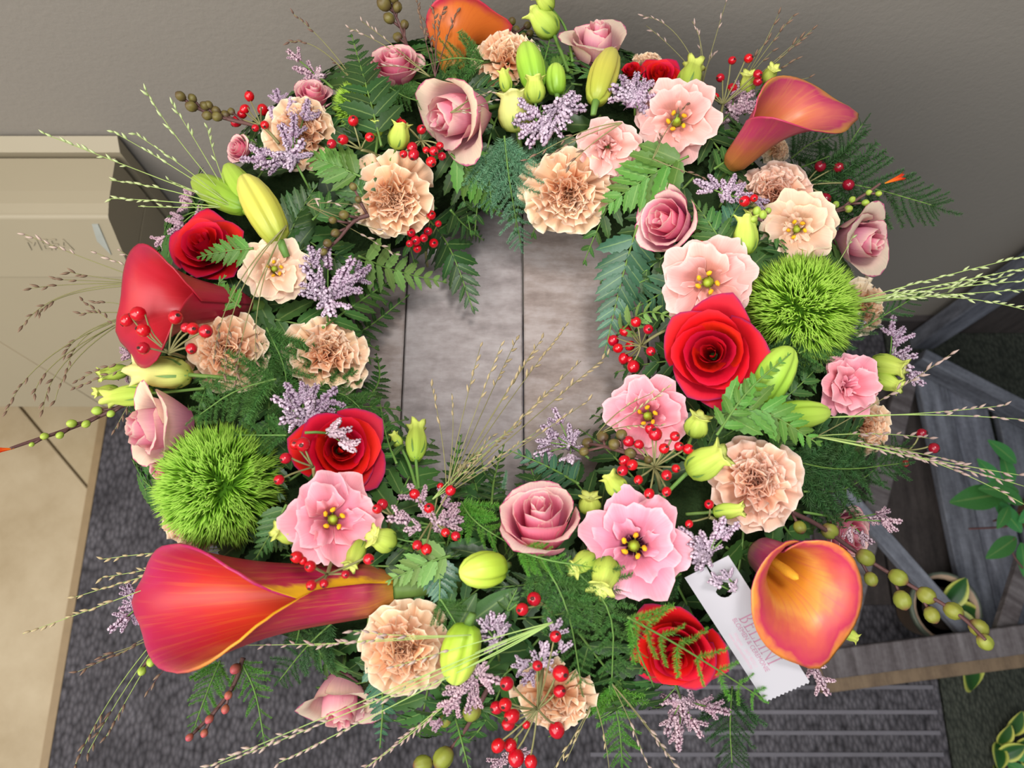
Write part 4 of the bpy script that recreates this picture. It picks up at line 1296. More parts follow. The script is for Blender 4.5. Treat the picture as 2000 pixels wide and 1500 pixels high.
# prominent fronds
for a_ in [
    ([(745, 285), (722, 190), (686, 66)], 150, 'fernd', 'tall dark fern frond standing up at the top left', .04, 11, .005),
    ([(835, 425), (880, 480), (925, 608)], 165, 'fernd', 'glossy dark fern frond hanging into the hole beside the upper berries', .03, 10, .0),
    ([(700, 500), (770, 530), (872, 552)], 130, 'ferno', 'pale olive fern frond pointing into the hole from the left', .03, 9, .0),
    ([(630, 640), (700, 590), (790, 530)], 120, 'fern', 'dark fern frond above the tilted carnation, upper of two', .025, 10, .0),
    ([(650, 680), (720, 640), (800, 575)], 110, 'fernd', 'dark fern frond above the tilted carnation, lower of two', .015, 10, .0),
    ([(1245, 440), (1215, 540), (1180, 695)], 150, 'fernb', 'glossy fern frond hanging down the right side of the hole', .02, 11, .0),
    ([(1330, 545), (1290, 575), (1225, 610)], 110, 'fernb', 'bluish glossy fern frond left of the pale lisianthus', .02, 7, .0),
    ([(1205, 655), (1260, 600), (1335, 630)], 70, 'ferno', 'thin pale fern frond above the right red berries', .03, 8, .0),
    ([(1395, 815), (1480, 790), (1600, 868)], 150, 'fernl', 'bright green fern frond right of the large red rose', .04, 10, .005),
    ([(1400, 850), (1460, 760), (1545, 690)], 85, 'fernl', 'bright green fern frond lying across the upper lily bud', .045, 9, .0),
    ([(1345, 305), (1270, 340), (1175, 408)], 165, 'fernl', 'bright green fern frond between the top carnation and mauve rosebud', .022, 9, .0),
    ([(880, 300), (925, 340), (975, 420)], 120, 'fernl', 'sunlit fern frond under the top pink rosebud', .015, 8, .0),  # sunlit look is put into the brighter leaf colour
    ([(1420, 495), (1390, 440), (1352, 392)], 110, 'fern', 'dark serrated fern frond beside the upright lime bud', .022, 7, .0),
    ([(1405, 470), (1430, 420), (1455, 385)], 100, 'fernb', 'bluish fern frond under the rosy carnation', .018, 7, .0),
    ([(735, 1275), (750, 1360), (742, 1462)], 95, 'fernb', 'silver-green fern frond hanging at the bottom left', .02, 10, .01),
    ([(880, 1085), (830, 1100), (758, 1135)], 110, 'ferno', 'pale fern frond above the bottom carnation', .022, 8, .0),
    ([(850, 1085), (860, 1130), (858, 1180)], 100, 'fernb', 'silvery fern frond left of the plump lily bud', .02, 7, .0),
    ([(560, 985), (530, 1040), (500, 1090)], 90, 'fern', 'fern frond right of the left green ball', .02, 8, .0),
    ([(575, 1010), (560, 1045), (525, 1075)], 75, 'fern', 'fern frond above the sideways magenta calla', .012, 8, .0),
    ([(705, 345), (660, 325), (600, 305)], 110, 'fernl', 'bright fern frond under the upper left berry branch', .022, 8, .0),
    ([(720, 400), (690, 350), (668, 300)], 110, 'fern', 'fern frond left of the upper left carnation', .018, 8, .0),
    ([(495, 485), (440, 490), (386, 502)], 80, 'fernl', 'light green fern frond in front of the dark red rose', .035, 8, .0),
    ([(470, 600), (420, 560), (440, 540)], 70, 'fernl', 'small light fern frond behind the red calla tube', .03, 7, .0),
    ([(775, 905), (755, 860), (742, 785)], 70, 'fern', 'narrow fern frond at the inner edge beside the red rose', .025, 9, .0),
    ([(880, 985), (885, 920), (902, 848)], 80, 'fernd', 'dark fern frond standing at the lower inner edge', .02, 9, .0),
    ([(960, 985), (965, 930), (985, 868)], 80, 'fernd', 'dark fern frond left of the large pink rose', .02, 9, .0),
    ([(1130, 945), (1070, 910), (995, 880)], 110, 'fernb', 'glossy fern frond above the large pink rose', .02, 9, .0),
    ([(885, 1385), (900, 1440), (915, 1500)], 80, 'fern', 'fern frond hanging at the bottom edge beside the seed pods', .01, 8, .01),
    ([(1520, 345), (1570, 325), (1620, 305)], 80, 'fernd', 'dark serrated frond behind the dark red berries at upper right', .008, 7, .0),
    ([(1500, 905), (1530, 860), (1560, 820)], 80, 'fern', 'fern frond behind the right carnation', .012, 7, .0),
    ([(610, 430), (640, 400), (700, 420)], 90, 'fern', 'fern frond right of the front lily bud', .02, 8, .0),
    ([(880, 410), (905, 440), (945, 470)], 90, 'fernd', 'glossy dark fern frond right of the upper berries', .02, 8, .0),
    ([(1395, 330), (1440, 300), (1480, 300)], 80, 'fern', 'dark fern frond under the upper right calla tube', .008, 7, .0),
    ([(1060, 160), (1100, 130), (1120, 100)], 80, 'fernl', 'small bright fern frond beside the top lily buds', .01, 7, .0),
    ([(1010, 1180), (985, 1200), (1010, 1150)], 60, 'fern', 'short fern frond above the lower pair of berries', .02, 6, .0),
    ([(720, 780), (745, 740), (735, 690)], 80, 'fernd', 'dark fern frond right of the tilted carnation', .01, 8, .0)]:
    pfrond(*a_)
# broad lily leaves near the bottom lily bud
broad = smooth_leaf(M_['fern'], 0.20, 9, 0.12, 0.25, 'blade')
for (b, t, lab) in [((905, 1225), (1008, 1150), 'broad smooth lily leaf above the bottom lilac sprigs'), ((880, 1250), (930, 1160), 'broad smooth lily leaf beside the bright lime bud'), ((1590, 1265), (1560, 1215), 'small smooth leaf under the round orange calla')]:
    a, c = P(*b, .018), P(*t, .022)
    y = c - a
    z = (CAM - a).normalized(); z = (z - y.normalized() * z.dot(y.normalized())).normalized()
    x = y.normalized().cross(z)
    r = root('lily_leaf', Matrix.Translation(a), lab, 'leaf', 'lily leaves')
    obj('blade', broad, r, Matrix((x, y.normalized(), z)).transposed().to_4x4() @ S(y.length))

# ================================================================== feathery asparagus sprigs
def plume(mat, seed, n=150, nl=0.085):
    rg = np.random.default_rng(seed)
    V, Fc, U = [], [], []
    for i in range(n):
        t = 0.04 + 0.96 * i / n
        p0 = np.array([0.04 * math.sin(3 * t), t, -0.05 * t * t])
        a = rg.uniform(0, 2 * pi)
        out = np.array([math.cos(a), rg.uniform(.15, .75), math.sin(a) * .8])
        out /= np.linalg.norm(out)
        L = nl * rg.uniform(.7, 1.2) * (1.15 - 0.55 * t)
        sd = np.cross(out, rg.normal(0, 1, 3)); sd /= np.linalg.norm(sd)
        b = len(V)
        wd = 0.0055
        V += [p0 - sd * wd, p0 + sd * wd, p0 + out * L * .6 + sd * wd * .8, p0 + out * L, p0 + out * L * .6 - sd * wd * .8]
        U += [(0, .5), (0, .5), (.6, .5), (1, .5), (.6, .5)]
        Fc += [(b, b + 1, b + 2, b + 4), (b + 2, b + 3, b + 4)]
    m = MB().tube([(0.04 * math.sin(3 * t), t, -0.05 * t * t) for t in (0, .25, .5, .75, 1)], [0.010, .009, .007, .005, .003], 4)
    b = len(V)
    V += [np.array(v) for v in m.v]; U += [(0.2, .5)] * len(m.v)
    Fc += [tuple(b + i for i in f) for f in m.f]
    return mk('plume', V, Fc, M_[mat], U, smooth=False)
PLUME = {k: [plume(k, 1, 260, .15), plume(k, 2, 240, .17), plume(k, 3, 280, .13)] for k in ('asp', 'aspb', 'aspd', 'aspl')}
def asparagus(pxs, wpx, mat, label, lift=.012, n=12, tl=0.0, taper=.8, ang=.75, group='asparagus fern sprigs'):
    k = len(pxs)
    pts = chaikin([P(x, y, lift + tl * i / max(1, k - 1)) for i, (x, y) in enumerate(pxs)], 2)
    base = pts[0]
    r = root('asparagus_sprig', Matrix.Translation(base), label, 'asparagus fern', group)
    obj('stem', MB().tube([p - base for p in pts], [0.0009 * (1 - .6 * i / len(pts)) for i in range(len(pts))], 5).mesh('stem', M_['stem']), r)
    W = wpx * mpp(base)
    m = len(pts) - 1
    def put(p, dr, ln, nr):
        n2 = (nr - dr * nr.dot(dr)).normalized()
        x = dr.cross(n2)
        o = obj('plume', PLUME[mat][random.randrange(3)], r, Matrix.Translation(p - base) @ Matrix((x, dr, n2)).transposed().to_4x4() @ RY(R_(-.8, .8)) @ S(ln))
        o['kind'] = 'stuff'
    n = int(n * 1.5)
    for i in range(n):
        s = 0.06 + 0.90 * i / (n - 1)
        j = min(m - 1, int(s * m))
        p = pts[j].lerp(pts[j + 1], s * m - j)
        t = (pts[j + 1] - pts[j]).normalized()
        nr = ((CAM - p).normalized() + Vector((0, 0, .3)))
        nr = (nr - t * nr.dot(t)).normalized()
        side = t.cross(nr)
        ln = W * 0.62 * (1 - s) ** taper + W * 0.12
        sg = -1 if i % 2 else 1
        for q in ((sg,) if ln < 0.012 else (sg, -sg)):
            a = ang + R_(-.2, .2)
            put(p, (side * q * math.cos(a) + t * math.sin(a) + nr * R_(-.25, .25)).normalized(), ln * R_(.8, 1.15), nr)
    put(pts[-2], (pts[-1] - pts[-3]).normalized(), W * .3, (CAM - pts[-1]).normalized())
for a_ in [
    ([(985, 265), (995, 360), (1018, 480)], 130, 'aspb', 'blue-green feathery sprig hanging at the top of the hole', .03, 12, .0),
    ([(1010, 300), (1040, 320), (1060, 350)], 110, 'aspb', 'blue-green feathery sprig left of the top carnation', .015, 8, .0),
    ([(945, 300), (955, 340), (960, 400)], 110, 'aspb', 'blue-green feathery sprig under the top pink rosebud', .015, 8, .0),
    ([(945, 120), (890, 110), (825, 130)], 90, 'asp', 'feathery sprig across the base of the top orange calla', .022, 10, .0),
    ([(1060, 130), (1070, 95), (1075, 70)], 70, 'asp', 'wispy sprig around the topmost lime buds', .01, 7, .0),
    ([(1560, 350), (1680, 360), (1825, 402)], 190, 'aspd', 'large feathery frond spreading over the wall at the upper right', .0, 15, .0, .9, .9),
    ([(1590, 350), (1640, 310), (1685, 242)], 90, 'aspd', 'feathery frond rising against the wall under the upper right calla', .0, 10, .0),
    ([(1545, 310), (1580, 280), (1620, 268)], 90, 'aspd', 'dark feathery tuft under the tip of the upper right calla', .0, 9, .0),
    ([(1490, 690), (1620, 680), (1800, 572)], 120, 'aspd', 'long feathery sprig below the right green ball curving up at its tip', .018, 14, .0, .7, 1.0),
    ([(1560, 690), (1640, 650), (1700, 600)], 90, 'asp', 'feathery sprig hugging the lower right of the green ball', .02, 10, .0),
    ([(1545, 900), (1640, 920), (1760, 905)], 170, 'aspd', 'dark feathery mass at the right edge below the outward pink lisianthus', .012, 14, .0),
    ([(1570, 960), (1660, 960), (1760, 870)], 150, 'aspd', 'dark feathery sprig above the right seed pod stalk', .01, 13, .0),
    ([(1050, 1080), (1110, 1180), (1135, 1335)], 130, 'asp', 'feathery sprig falling below the dark-throated lisianthus, left strand', .03, 13, .0),
    ([(1120, 1110), (1200, 1190), (1195, 1330)], 130, 'asp', 'feathery sprig falling below the dark-throated lisianthus, middle strand', .028, 13, .0),
    ([(1010, 1075), (1070, 1095), (1140, 1105)], 70, 'aspl', 'light feathery sprig along the base of the large pink rose', .045, 10, .0),
    ([(1225, 1205), (1330, 1262), (1490, 1365)], 120, 'aspl', 'feathery sprig lying across the bottom red rose', .05, 7, .0, .5, .75),  # lighter needle colour paints sunlight onto this sprig
    ([(1230, 1215), (1245, 1270), (1275, 1335)], 60, 'asp', 'short feathery strand over the left of the bottom red rose', .045, 5, .0),
    ([(1190, 1340), (1210, 1410), (1215, 1485)], 110, 'aspl', 'light feathery sprig hanging at the bottom centre right', .0, 11, .01),
    ([(1430, 1340), (1425, 1420), (1430, 1490)], 110, 'aspd', 'faint dark feathery sprig hanging below the white tag', -.01, 10, .0),
    ([(1330, 1120), (1280, 1150), (1180, 1160)], 80, 'aspd', 'dark feathery sprig under the dark-throated lisianthus', .01, 9, .0),
    ([(520, 640), (560, 720), (560, 800)], 150, 'asp', 'green feathery mass between the two left carnations', .006, 13, .0),
    ([(620, 760), (680, 770), (730, 830)], 120, 'asp', 'green feathery sprig below the tilted carnation', .006, 12, .0),
    ([(540, 740), (460, 760), (390, 810)], 130, 'asp', 'green feathery sprig above the left green ball', .03, 12, .0),
    ([(420, 880), (350, 850), (296, 928)], 40, 'aspl', 'thin feathery strand curling over the sideways cream rose', .03, 9, .0),
    ([(650, 1215), (600, 1260), (545, 1330)], 130, 'aspd', 'dark feathery sprig under the magenta calla', .005, 11, .0),
    ([(590, 1180), (585, 1230), (580, 1250)], 60, 'asp', 'small feathery tip poking out under the magenta calla tube', .015, 8, .0),
    ([(430, 1290), (405, 1350), (380, 1420)], 80, 'aspl', 'light feathery strand hanging under the magenta calla, left one', -.01, 10, .0),
    ([(470, 1290), (500, 1350), (515, 1440)], 70, 'aspl', 'light feathery strand hanging under the magenta calla, right one', -.01, 10, .0),
    ([(900, 980), (925, 1020), (1000, 1065)], 100, 'aspl', 'light feathery sprig left of the large pink rose', .02, 10, .0),
    ([(870, 1060), (800, 1060), (740, 1040)], 80, 'asp', 'feathery sprig beside the lime bud right of the lower pink lisianthus', .02, 9, .0),
    ([(860, 1170), (880, 1200), (905, 1245)], 70, 'asp', 'feathery sprig above the bottom lime lily bud', .02, 8, .0),
    ([(700, 1060), (640, 1090), (560, 1085)], 60, 'asp', 'feathery sprig along the top of the magenta calla tube', .008, 8, .0),
    ([(560, 850), (500, 850), (460, 850)], 80, 'asp', 'feathery sprig at the top right of the left green ball', .02, 8, .0),
    ([(985, 960), (945, 930), (940, 890)], 60, 'aspb', 'wispy sprig at the lower inner edge against the planks', .01, 7, .0),
    ([(900, 1320), (920, 1370), (915, 1400)], 110, 'aspd', 'dark feathery sprig at the bottom between lilac sprigs and berries', .0, 9, .0),
    ([(760, 170), (790, 190), (830, 200)], 70, 'asp', 'feathery sprig left of the top pink rosebud', .01, 8, .0)]:
    asparagus(*a_)

# ================================================================== lilac statice
def spike_mesh(mat, seed, n=26):
    """a one-sided row of little trumpet florets along +Y, length 1"""
    rg = random.Random(seed)
    m = MB()
    pr = [(0.018, 0.0), (0.045, 0.07), (0.055, 0.14), (0.095, 0.20), (0.03, 0.18)]
    for i in range(n):
        t = 0.05 + 0.95 * i / (n - 1)
        sg = -1 if i % 2 else 1
        a = sg * rg.uniform(.35, .95) + rg.uniform(-.2, .2)
        k = rg.uniform(.8, 1.2) * (1.0 - .25 * t)
        M = T(0, t * .92, 0) @ RZ(-a) @ RX(-pi / 2 + rg.uniform(.15, .9)) @ S(k, k, k * 1.05)
        m.lathe(pr, 5, None, M)
    m.tube([(0, -0.1, 0), (0, .5, 0), (0, .95, 0)], 0.010, 4, 0, 0)
    return m.mesh('flower_spike', mat)
SPIKE = {k: [spike_mesh(M_[k], 1), spike_mesh(M_[k], 2, 22), spike_mesh(M_[k], 3, 30)] for k in ('stat', 'statp')}
def statice(base, tips, label, mat='stat', lift=.03, spk=52, bl=.012, group='lilac statice sprigs'):
    b = P(*base, bl)
    r = root('statice_sprig', Matrix.Translation(b), label, 'statice', group)
    cx = sum(t[0] for t in tips) / len(tips); cy = sum(t[1] for t in tips) / len(tips)
    hub = P(base[0] * .45 + cx * .55, base[1] * .45 + cy * .55, lift * .8)
    st = MB()
    st.tube([Vector((0, 0, 0)), (hub - b) * .5 + Vector((0, 0, .002)), hub - b], 0.0010, 5)
    for (x, y) in tips:
        t = P(x, y, lift + R_(-.006, .008))
        ln = spk * mpp(t) * R_(.85, 1.2)
        d = (t - hub)
        dn = d.normalized() if d.length > 1e-6 else UP
        s0 = t - dn * ln
        st.tube([hub - b, (hub - b).lerp(s0 - b, .5) + Vector((0, 0, .001)), s0 - b + dn * .002], 0.0006, 4)
        nr = (CAM - t).normalized()
        nr = (nr - dn * nr.dot(dn)).normalized()
        x_ = dn.cross(nr)
        obj('flower_spike', SPIKE[mat][random.randrange(3)], r, Matrix.Translation(s0 - b) @ Matrix((x_, dn, nr)).transposed().to_4x4() @ S(ln))
        for _k in range(2):  # side spikes
            q = s0.lerp(t, R_(.0, .4))
            a = R_(.5, 1.0) * random.choice((-1, 1))
            d2 = (dn * math.cos(a) + x_ * math.sin(a)).normalized()
            x2 = d2.cross(nr)
            obj('flower_spike', SPIKE[mat][random.randrange(3)], r, Matrix.Translation(q - b) @ Matrix((x2, d2, nr)).transposed().to_4x4() @ S(ln * R_(.55, .8)))
    obj('stem', st.mesh('stem', M_['stem']), r)
for a_ in [
    ((640, 645), [(605, 482), (640, 478), (690, 505), (722, 522), (690, 548), (592, 515), (585, 570), (640, 560), (665, 530), (620, 600), (650, 620), (610, 545)], 'large lilac statice sprig right of the cream double lisianthus'),
    ((590, 860), [(533, 775), (560, 750), (590, 748), (620, 752), (655, 760), (640, 792), (545, 822), (580, 800), (610, 780), (625, 815)], 'lilac statice sprig above the left red rose'),
    ((595, 845), [(665, 820), (693, 882), (672, 848), (688, 838)], 'pale lilac sprig lying across the left red rose', 'statp', .055, 45, .045),
    ((1110, 175), [(1008, 232), (1015, 268), (1060, 280), (1040, 255), (1100, 255), (1145, 212), (1090, 192), (1060, 215), (1115, 225), (1030, 285), (1130, 190)], 'lilac statice sprig at the top centre below the lily buds'),
    ((1240, 225), [(1193, 168), (1215, 150), (1245, 143), (1275, 160), (1278, 190), (1205, 188), (1228, 165), (1258, 172)], 'lilac statice tuft left of the small red rose at the top'),
    ((605, 370), [(540, 178), (570, 195), (602, 198), (530, 212), (490, 290), (472, 312), (510, 325), (565, 332), (592, 275), (550, 245), (540, 300), (575, 225)], 'big lilac statice sprig over the upper left carnation'),
    ((650, 172), [(562, 98), (575, 132), (600, 135), (632, 148), (610, 150)], 'greyish lilac statice sprig sticking out at the upper left', 'statp', .01, 36),
    ((440, 400), [(358, 390), (338, 430), (305, 478), (365, 372), (392, 405), (330, 455)], 'lilac statice sprig left of the dark red rose', 'statp', .01, 40),
    ((1400, 250), [(1440, 160), (1470, 180), (1478, 200), (1430, 195), (1460, 215), (1420, 215)], 'lilac statice sprig left of the upper right calla', 'statp', .008, 42),
    ((1405, 405), [(1358, 352), (1385, 342), (1412, 352), (1436, 343), (1432, 395), (1468, 380), (1500, 393)], 'lilac statice sprig below the rosy carnation', 'stat', .03, 38),
    ((1150, 895), [(1082, 796), (1112, 828), (1058, 832), (1048, 860), (1042, 890), (1080, 868), (1115, 905), (1128, 842), (1098, 850)], 'lilac statice sprig over the planks at the lower inner edge', 'stat', .02, 38),
    ((870, 1065), [(800, 948), (757, 1012), (790, 1035), (840, 1000), (878, 958), (892, 985), (860, 1020), (820, 985), (905, 1015)], 'lilac statice sprig among berries left of the large pink rose', 'statp', .03, 42),
    ((1395, 1115), [(1328, 1030), (1345, 1058), (1370, 1038), (1415, 1012), (1442, 1022), (1330, 1100), (1372, 1095), (1385, 1075), (1350, 1085), (1395, 1045)], 'lilac statice sprig above the white tag', 'stat', .032, 44),
    ((1475, 1190), [(1384, 1132), (1410, 1112), (1440, 1132), (1452, 1165), (1466, 1185), (1425, 1140)], 'small lilac sprig lying on the white tag', 'stat', .04, 34, .035),
    ((975, 1290), [(935, 1208), (960, 1195), (985, 1200), (940, 1245), (968, 1240), (990, 1225)], 'lilac statice sprig right of the bright lime bud, upper', 'stat', .03, 36),
    ((1050, 1330), [(1095, 1210), (1118, 1255), (1010, 1290), (1040, 1270), (1080, 1290), (1000, 1300), (1020, 1335), (1070, 1255)], 'lilac statice sprig above the big bottom berries', 'stat', .035, 38),
    ((975, 1270), [(890, 1312), (930, 1292), (980, 1332), (905, 1352), (870, 1392), (848, 1425), (912, 1392), (880, 1372), (895, 1340)], 'lilac statice sprig across the tip of the bright lime bud', 'statp', .035, 44),
    ((1312, 1320), [(1290, 1372), (1312, 1358), (1335, 1400), (1352, 1370), (1392, 1385), (1325, 1465), (1370, 1440), (1425, 1392), (1300, 1435), (1350, 1425)], 'mauve statice sprig hanging below the bottom red rose', 'statp', .0, 46),
    ((1565, 1275), [(1592, 1300), (1605, 1330), (1618, 1358)], 'mauve statice tip under the round orange calla', 'statp', .0, 40),
    ((1570, 1000), [(1738, 998), (1760, 1018), (1662, 1058), (1705, 1062), (1725, 1012)], 'thin lilac sprig beside the right seed pod stalk', 'statp', .012, 34),
    ((1690, 720), [(1745, 618), (1765, 640), (1778, 680), (1792, 695), (1805, 752), (1782, 722), (1760, 700)], 'lilac statice sprig at the right edge above the lime buds', 'stat', .008, 42),
    ((310, 1175), [(213, 1232), (235, 1190), (270, 1165), (250, 1140), (240, 1215), (275, 1195)], 'pale lilac sprig behind the magenta calla tip', 'stat', -.03, 40, -.03),
    ((365, 640), [(252, 668), (240, 700), (275, 648), (228, 738), (300, 660)], 'greyish lilac sprig under the red calla at left', 'statp', .0, 36),
    ((1655, 620), [(1668, 605), (1672, 650), (1680, 640)], 'tiny lilac sprig beside the cream carnation at right', 'stat', .005, 34),
    ((1010, 1440), [(985, 1490), (1015, 1500), (960, 1500), (1040, 1480)], 'mauve statice sprig at the bottom edge below the big berries', 'statp', .0, 40)]:
    statice(*a_)

# ================================================================== berries
def berry_mesh(mat):
    pr = [(0.12, -0.98), (0.55, -0.84), (0.88, -0.45), (1.0, 0.0), (0.9, 0.45), (0.6, 0.82), (0.22, 1.02), (0.10, 1.0)]
    return MB().lathe(pr, 14).mesh('berry', mat)
BERRY = {k: berry_mesh(M_[k]) for k in ('berry', 'berryd')}
CAL = MB().lathe([(0.26, 0.93), (0.30, 1.06), (0.20, 1.10), (0.08, 1.0)], 7, lambda th, t: 1 + .12 * math.cos(5 * th)).mesh('calyx', M_['calyx'])
def berries(hub, root_px, lst, label, lift=.04, mat='berry', stem='stemo', face=(0, .4), group='red berry sprigs'):
    b = P(*root_px, .008)
    h = P(*hub, lift * .7)
    r = root('berry_sprig', Matrix.Translation(b), label, 'berries', group)
    st = MB().tube(chaikin([Vector((0, 0, 0)), (h - b) * .5 + Vector((0, 0, .004)), h - b], 1), 0.0013, 5)
    for (x, y, d) in lst:
        p = P(x, y, lift + R_(-.006, .006))
        s = d * mpp(p) / 2 * 1.06
        dr = (p - h).normalized() * .8 + (CAM - p).normalized() * .5 + RT * (face[0] + R_(-.3, .3)) - UP * (face[1] + R_(-.3, .3))
        M = Matrix.Translation(p - b) @ frame(dr, Vector((0, 0, 0)), s)
        o = obj('berry', BERRY[mat], r, M @ S(1, 1, R_(.98, 1.12)))
        obj('calyx', CAL, o, I4)
        mid = (h.lerp(p, .55)) + Vector((0, 0, .003))
        st.tube(chaikin([h - b, mid - b, p - b - dr.normalized() * s * .8], 1), 0.0007, 4)
    obj('stem', st.mesh('stem', M_[stem]), r)
for a_ in [
    ((510, 245), (545, 280), [(487, 188, 18), (478, 213, 17), (473, 223, 17), (462, 237, 20), (513, 214, 20), (517, 244, 16), (499, 250, 14)], 'red berry sprig jutting out at the upper left edge', .02),
    ((705, 292), (748, 312), [(690, 236, 20), (670, 273, 20), (648, 281, 18), (722, 268, 18)], 'red berry sprig in front of the upper left fern', .04),
    ((822, 275), (830, 300), [(775, 235, 19), (786, 241, 15), (823, 253, 18), (805, 288, 20), (808, 302, 21), (788, 301, 15), (847, 295, 18), (859, 285, 15), (863, 305, 16), (842, 316, 20), (832, 293, 13)], 'cluster of red berries left of the top pink rosebud', .035),
    ((832, 490), (835, 520), [(842, 420, 18), (803, 454, 17), (836, 452, 17), (828, 465, 16), (847, 475, 18), (812, 470, 19), (856, 437, 13), (815, 486, 16), (800, 476, 14)], 'cluster of red berries below the upper left carnation', .035),
    ((1412, 205), (1400, 250), [(1430, 118, 15), (1462, 114, 17), (1407, 152, 16), (1430, 172, 18), (1375, 174, 19), (1398, 188, 12), (1480, 145, 17), (1480, 159, 17), (1360, 181, 13)], 'red berry sprig above the top right pale lisianthus', .02),
    ((1570, 362), (1530, 375), [(1602, 325, 21), (1637, 327, 19), (1657, 361, 21), (1612, 388, 21)], 'dark red berry sprig against the wall at the upper right', .01, 'berryd'),
    ((1252, 675), (1300, 645), [(1225, 628, 19), (1242, 629, 20), (1222, 647, 21), (1197, 665, 22), (1207, 680, 18), (1266, 643, 19), (1231, 675, 18), (1271, 686, 18), (1218, 700, 20), (1231, 703, 14), (1237, 716, 24)], 'red berry cluster hanging into the right side of the hole', .035),
    ((1278, 912), (1290, 960), [(1280, 848, 26), (1270, 838, 20), (1318, 852, 19), (1297, 876, 20), (1326, 872, 18), (1344, 877, 20), (1228, 862, 21), (1248, 868, 18), (1220, 900, 21), (1235, 908, 21), (1216, 919, 21), (1302, 928, 20), (1268, 964, 20), (1302, 960, 18), (1247, 937, 17), (1320, 915, 16)], 'large red berry cluster below the inner pink lisianthus', .05),
    ((612, 912), (622, 955), [(558, 895, 21), (592, 868, 28), (577, 868, 20), (545, 937, 19)], 'red berry sprig in front of the left red rose', .055),
    ((640, 1122), (655, 1085), [(580, 1088, 23), (592, 1095, 16), (606, 1106, 22), (608, 1143, 20), (633, 1140, 17), (720, 1092, 21), (675, 1122, 16)], 'red berry sprig hanging over the magenta calla tube', .065),
    ((770, 1010), (760, 1030), [(747, 985, 21), (737, 994, 19)], 'pair of red berries right of the lower pink lisianthus', .035),
    ((845, 1015), (850, 1050), [(810, 965, 20), (838, 993, 21), (860, 950, 13), (880, 958, 20), (833, 1073, 21), (815, 1065, 19), (890, 1047, 18), (870, 1040, 17)], 'scattered red berries among lilac left of the large pink rose', .035),
    ((1062, 1180), (1080, 1200), [(1043, 1170, 27), (1020, 1190, 24)], 'pair of red berries below the large pink rose', .035),
    ((1050, 1385), (1060, 1300), [(990, 1335, 26), (970, 1382, 24), (987, 1376, 25), (1000, 1398, 29), (993, 1414, 24), (1095, 1315, 31), (1093, 1350, 24), (1087, 1425, 30), (973, 1456, 25), (997, 1455, 24), (1008, 1480, 31), (1037, 1488, 24), (1028, 1415, 15), (1085, 1243, 22), (1050, 1300, 20)], 'big red rose hip cluster at the bottom edge', .045),
    ((330, 690), (365, 700), [(248, 625, 23), (270, 613, 28), (280, 645, 25), (343, 620, 27), (363, 640, 19), (377, 642, 24), (402, 647, 26), (280, 680, 23), (374, 681, 21)], 'red berry sprig in front of the red calla at left', .085),
    ((1775, 880), (1700, 870), [(1800, 846, 18), (1824, 875, 20), (1768, 905, 14)], 'few dark red berries at the right edge', .005, 'berryd'),
    ((1468, 400), (1480, 415), [(1455, 393, 21), (1473, 387, 15)], 'pair of red berries on the rosy carnation', .04),
    ((1385, 1010), (1400, 1020), [(1385, 985, 18), (1346, 1023, 15)], 'pair of red berries beside the slim green bud', .03),
    ((1380, 490), (1390, 500), [(1370, 478, 16)], 'single red berry above the pale lisianthus', .02)]:
    berries(*a_)

# ================================================================== crocosmia stalks
def pod_mesh(mat):
    pr = [(0.15, -1.0), (0.6, -0.8), (0.92, -0.35), (1.0, 0.1), (0.85, 0.55), (0.45, 0.9), (0.08, 1.05)]
    return MB().lathe(pr, 24, lambda th, t: 1 - 0.13 * math.exp(-((math.cos(3 * th) + 1) / .25) ** 2)).mesh('pod', mat)
POD = {k: pod_mesh(M_[k]) for k in ('croc', 'crocg', 'crocb', 'crocr')}
BRACT = smooth_leaf(M_['crocr'], 0.3, 4, -.3, .2, 'bract')
def crocosmia(path, pods, label, mat='croc', lift=.012, tl=0.0, flower=None, lng=1.15, group='crocosmia stalks'):
    n = len(path)
    pts = [P(x, y, lift + tl * i / (n - 1)) for i, (x, y) in enumerate(path)]
    b = pts[0]
    r = root('crocosmia_stalk', Matrix.Translation(b), label, 'crocosmia', group)
    cp = chaikin(pts, 2)
    st = MB().tube([p - b for p in cp], [0.0019 * (1 - .5 * i / len(cp)) for i in range(len(cp))], 6)
    for (x, y, d) in pods:
        p = P(x, y, lift + tl * .5 + .003)
        s = d * mpp(p) / 2 * (.8 if mat == 'crocr' else .95)
        j = min(range(len(cp)), key=lambda k: (cp[k] - p).length)
        j = max(0, j - 2)
        dr = (p - cp[j]).normalized()
        o = obj('pod', POD[mat], r, Matrix.Translation(p - b) @ frame(dr, Vector((0, 0, 0)), s, R_(0, 6)) @ S(1, 1, lng))
        obj('bract', BRACT, o, T(0.2, 0, -1.0) @ RX(1.2) @ S(.9))
        st.tube([cp[j] - b, p - b - dr * s * .8], 0.0011, 4)
    obj('stem', st.mesh('stem', M_['stemb']), r)
    if flower:
        a, c = P(*flower[0], lift + tl), P(*flower[1], lift + tl)
        ax = c - a
        pm = cup_petal(0.03, 0.10, 0.18, 1.0, 0.7, 0.05, 0.2, 0.2, 0.01, 0, 1.0, 0, 0.05, 7, 4, 3).mesh('petal', M_['flame'])
        for k in range(6):
            obj('petal', pm, r, Matrix.Translation(-b) @ frame(ax, a, ax.length, k * 1.047) @ S(1, 1, R_(.85, 1.05)))
    return r
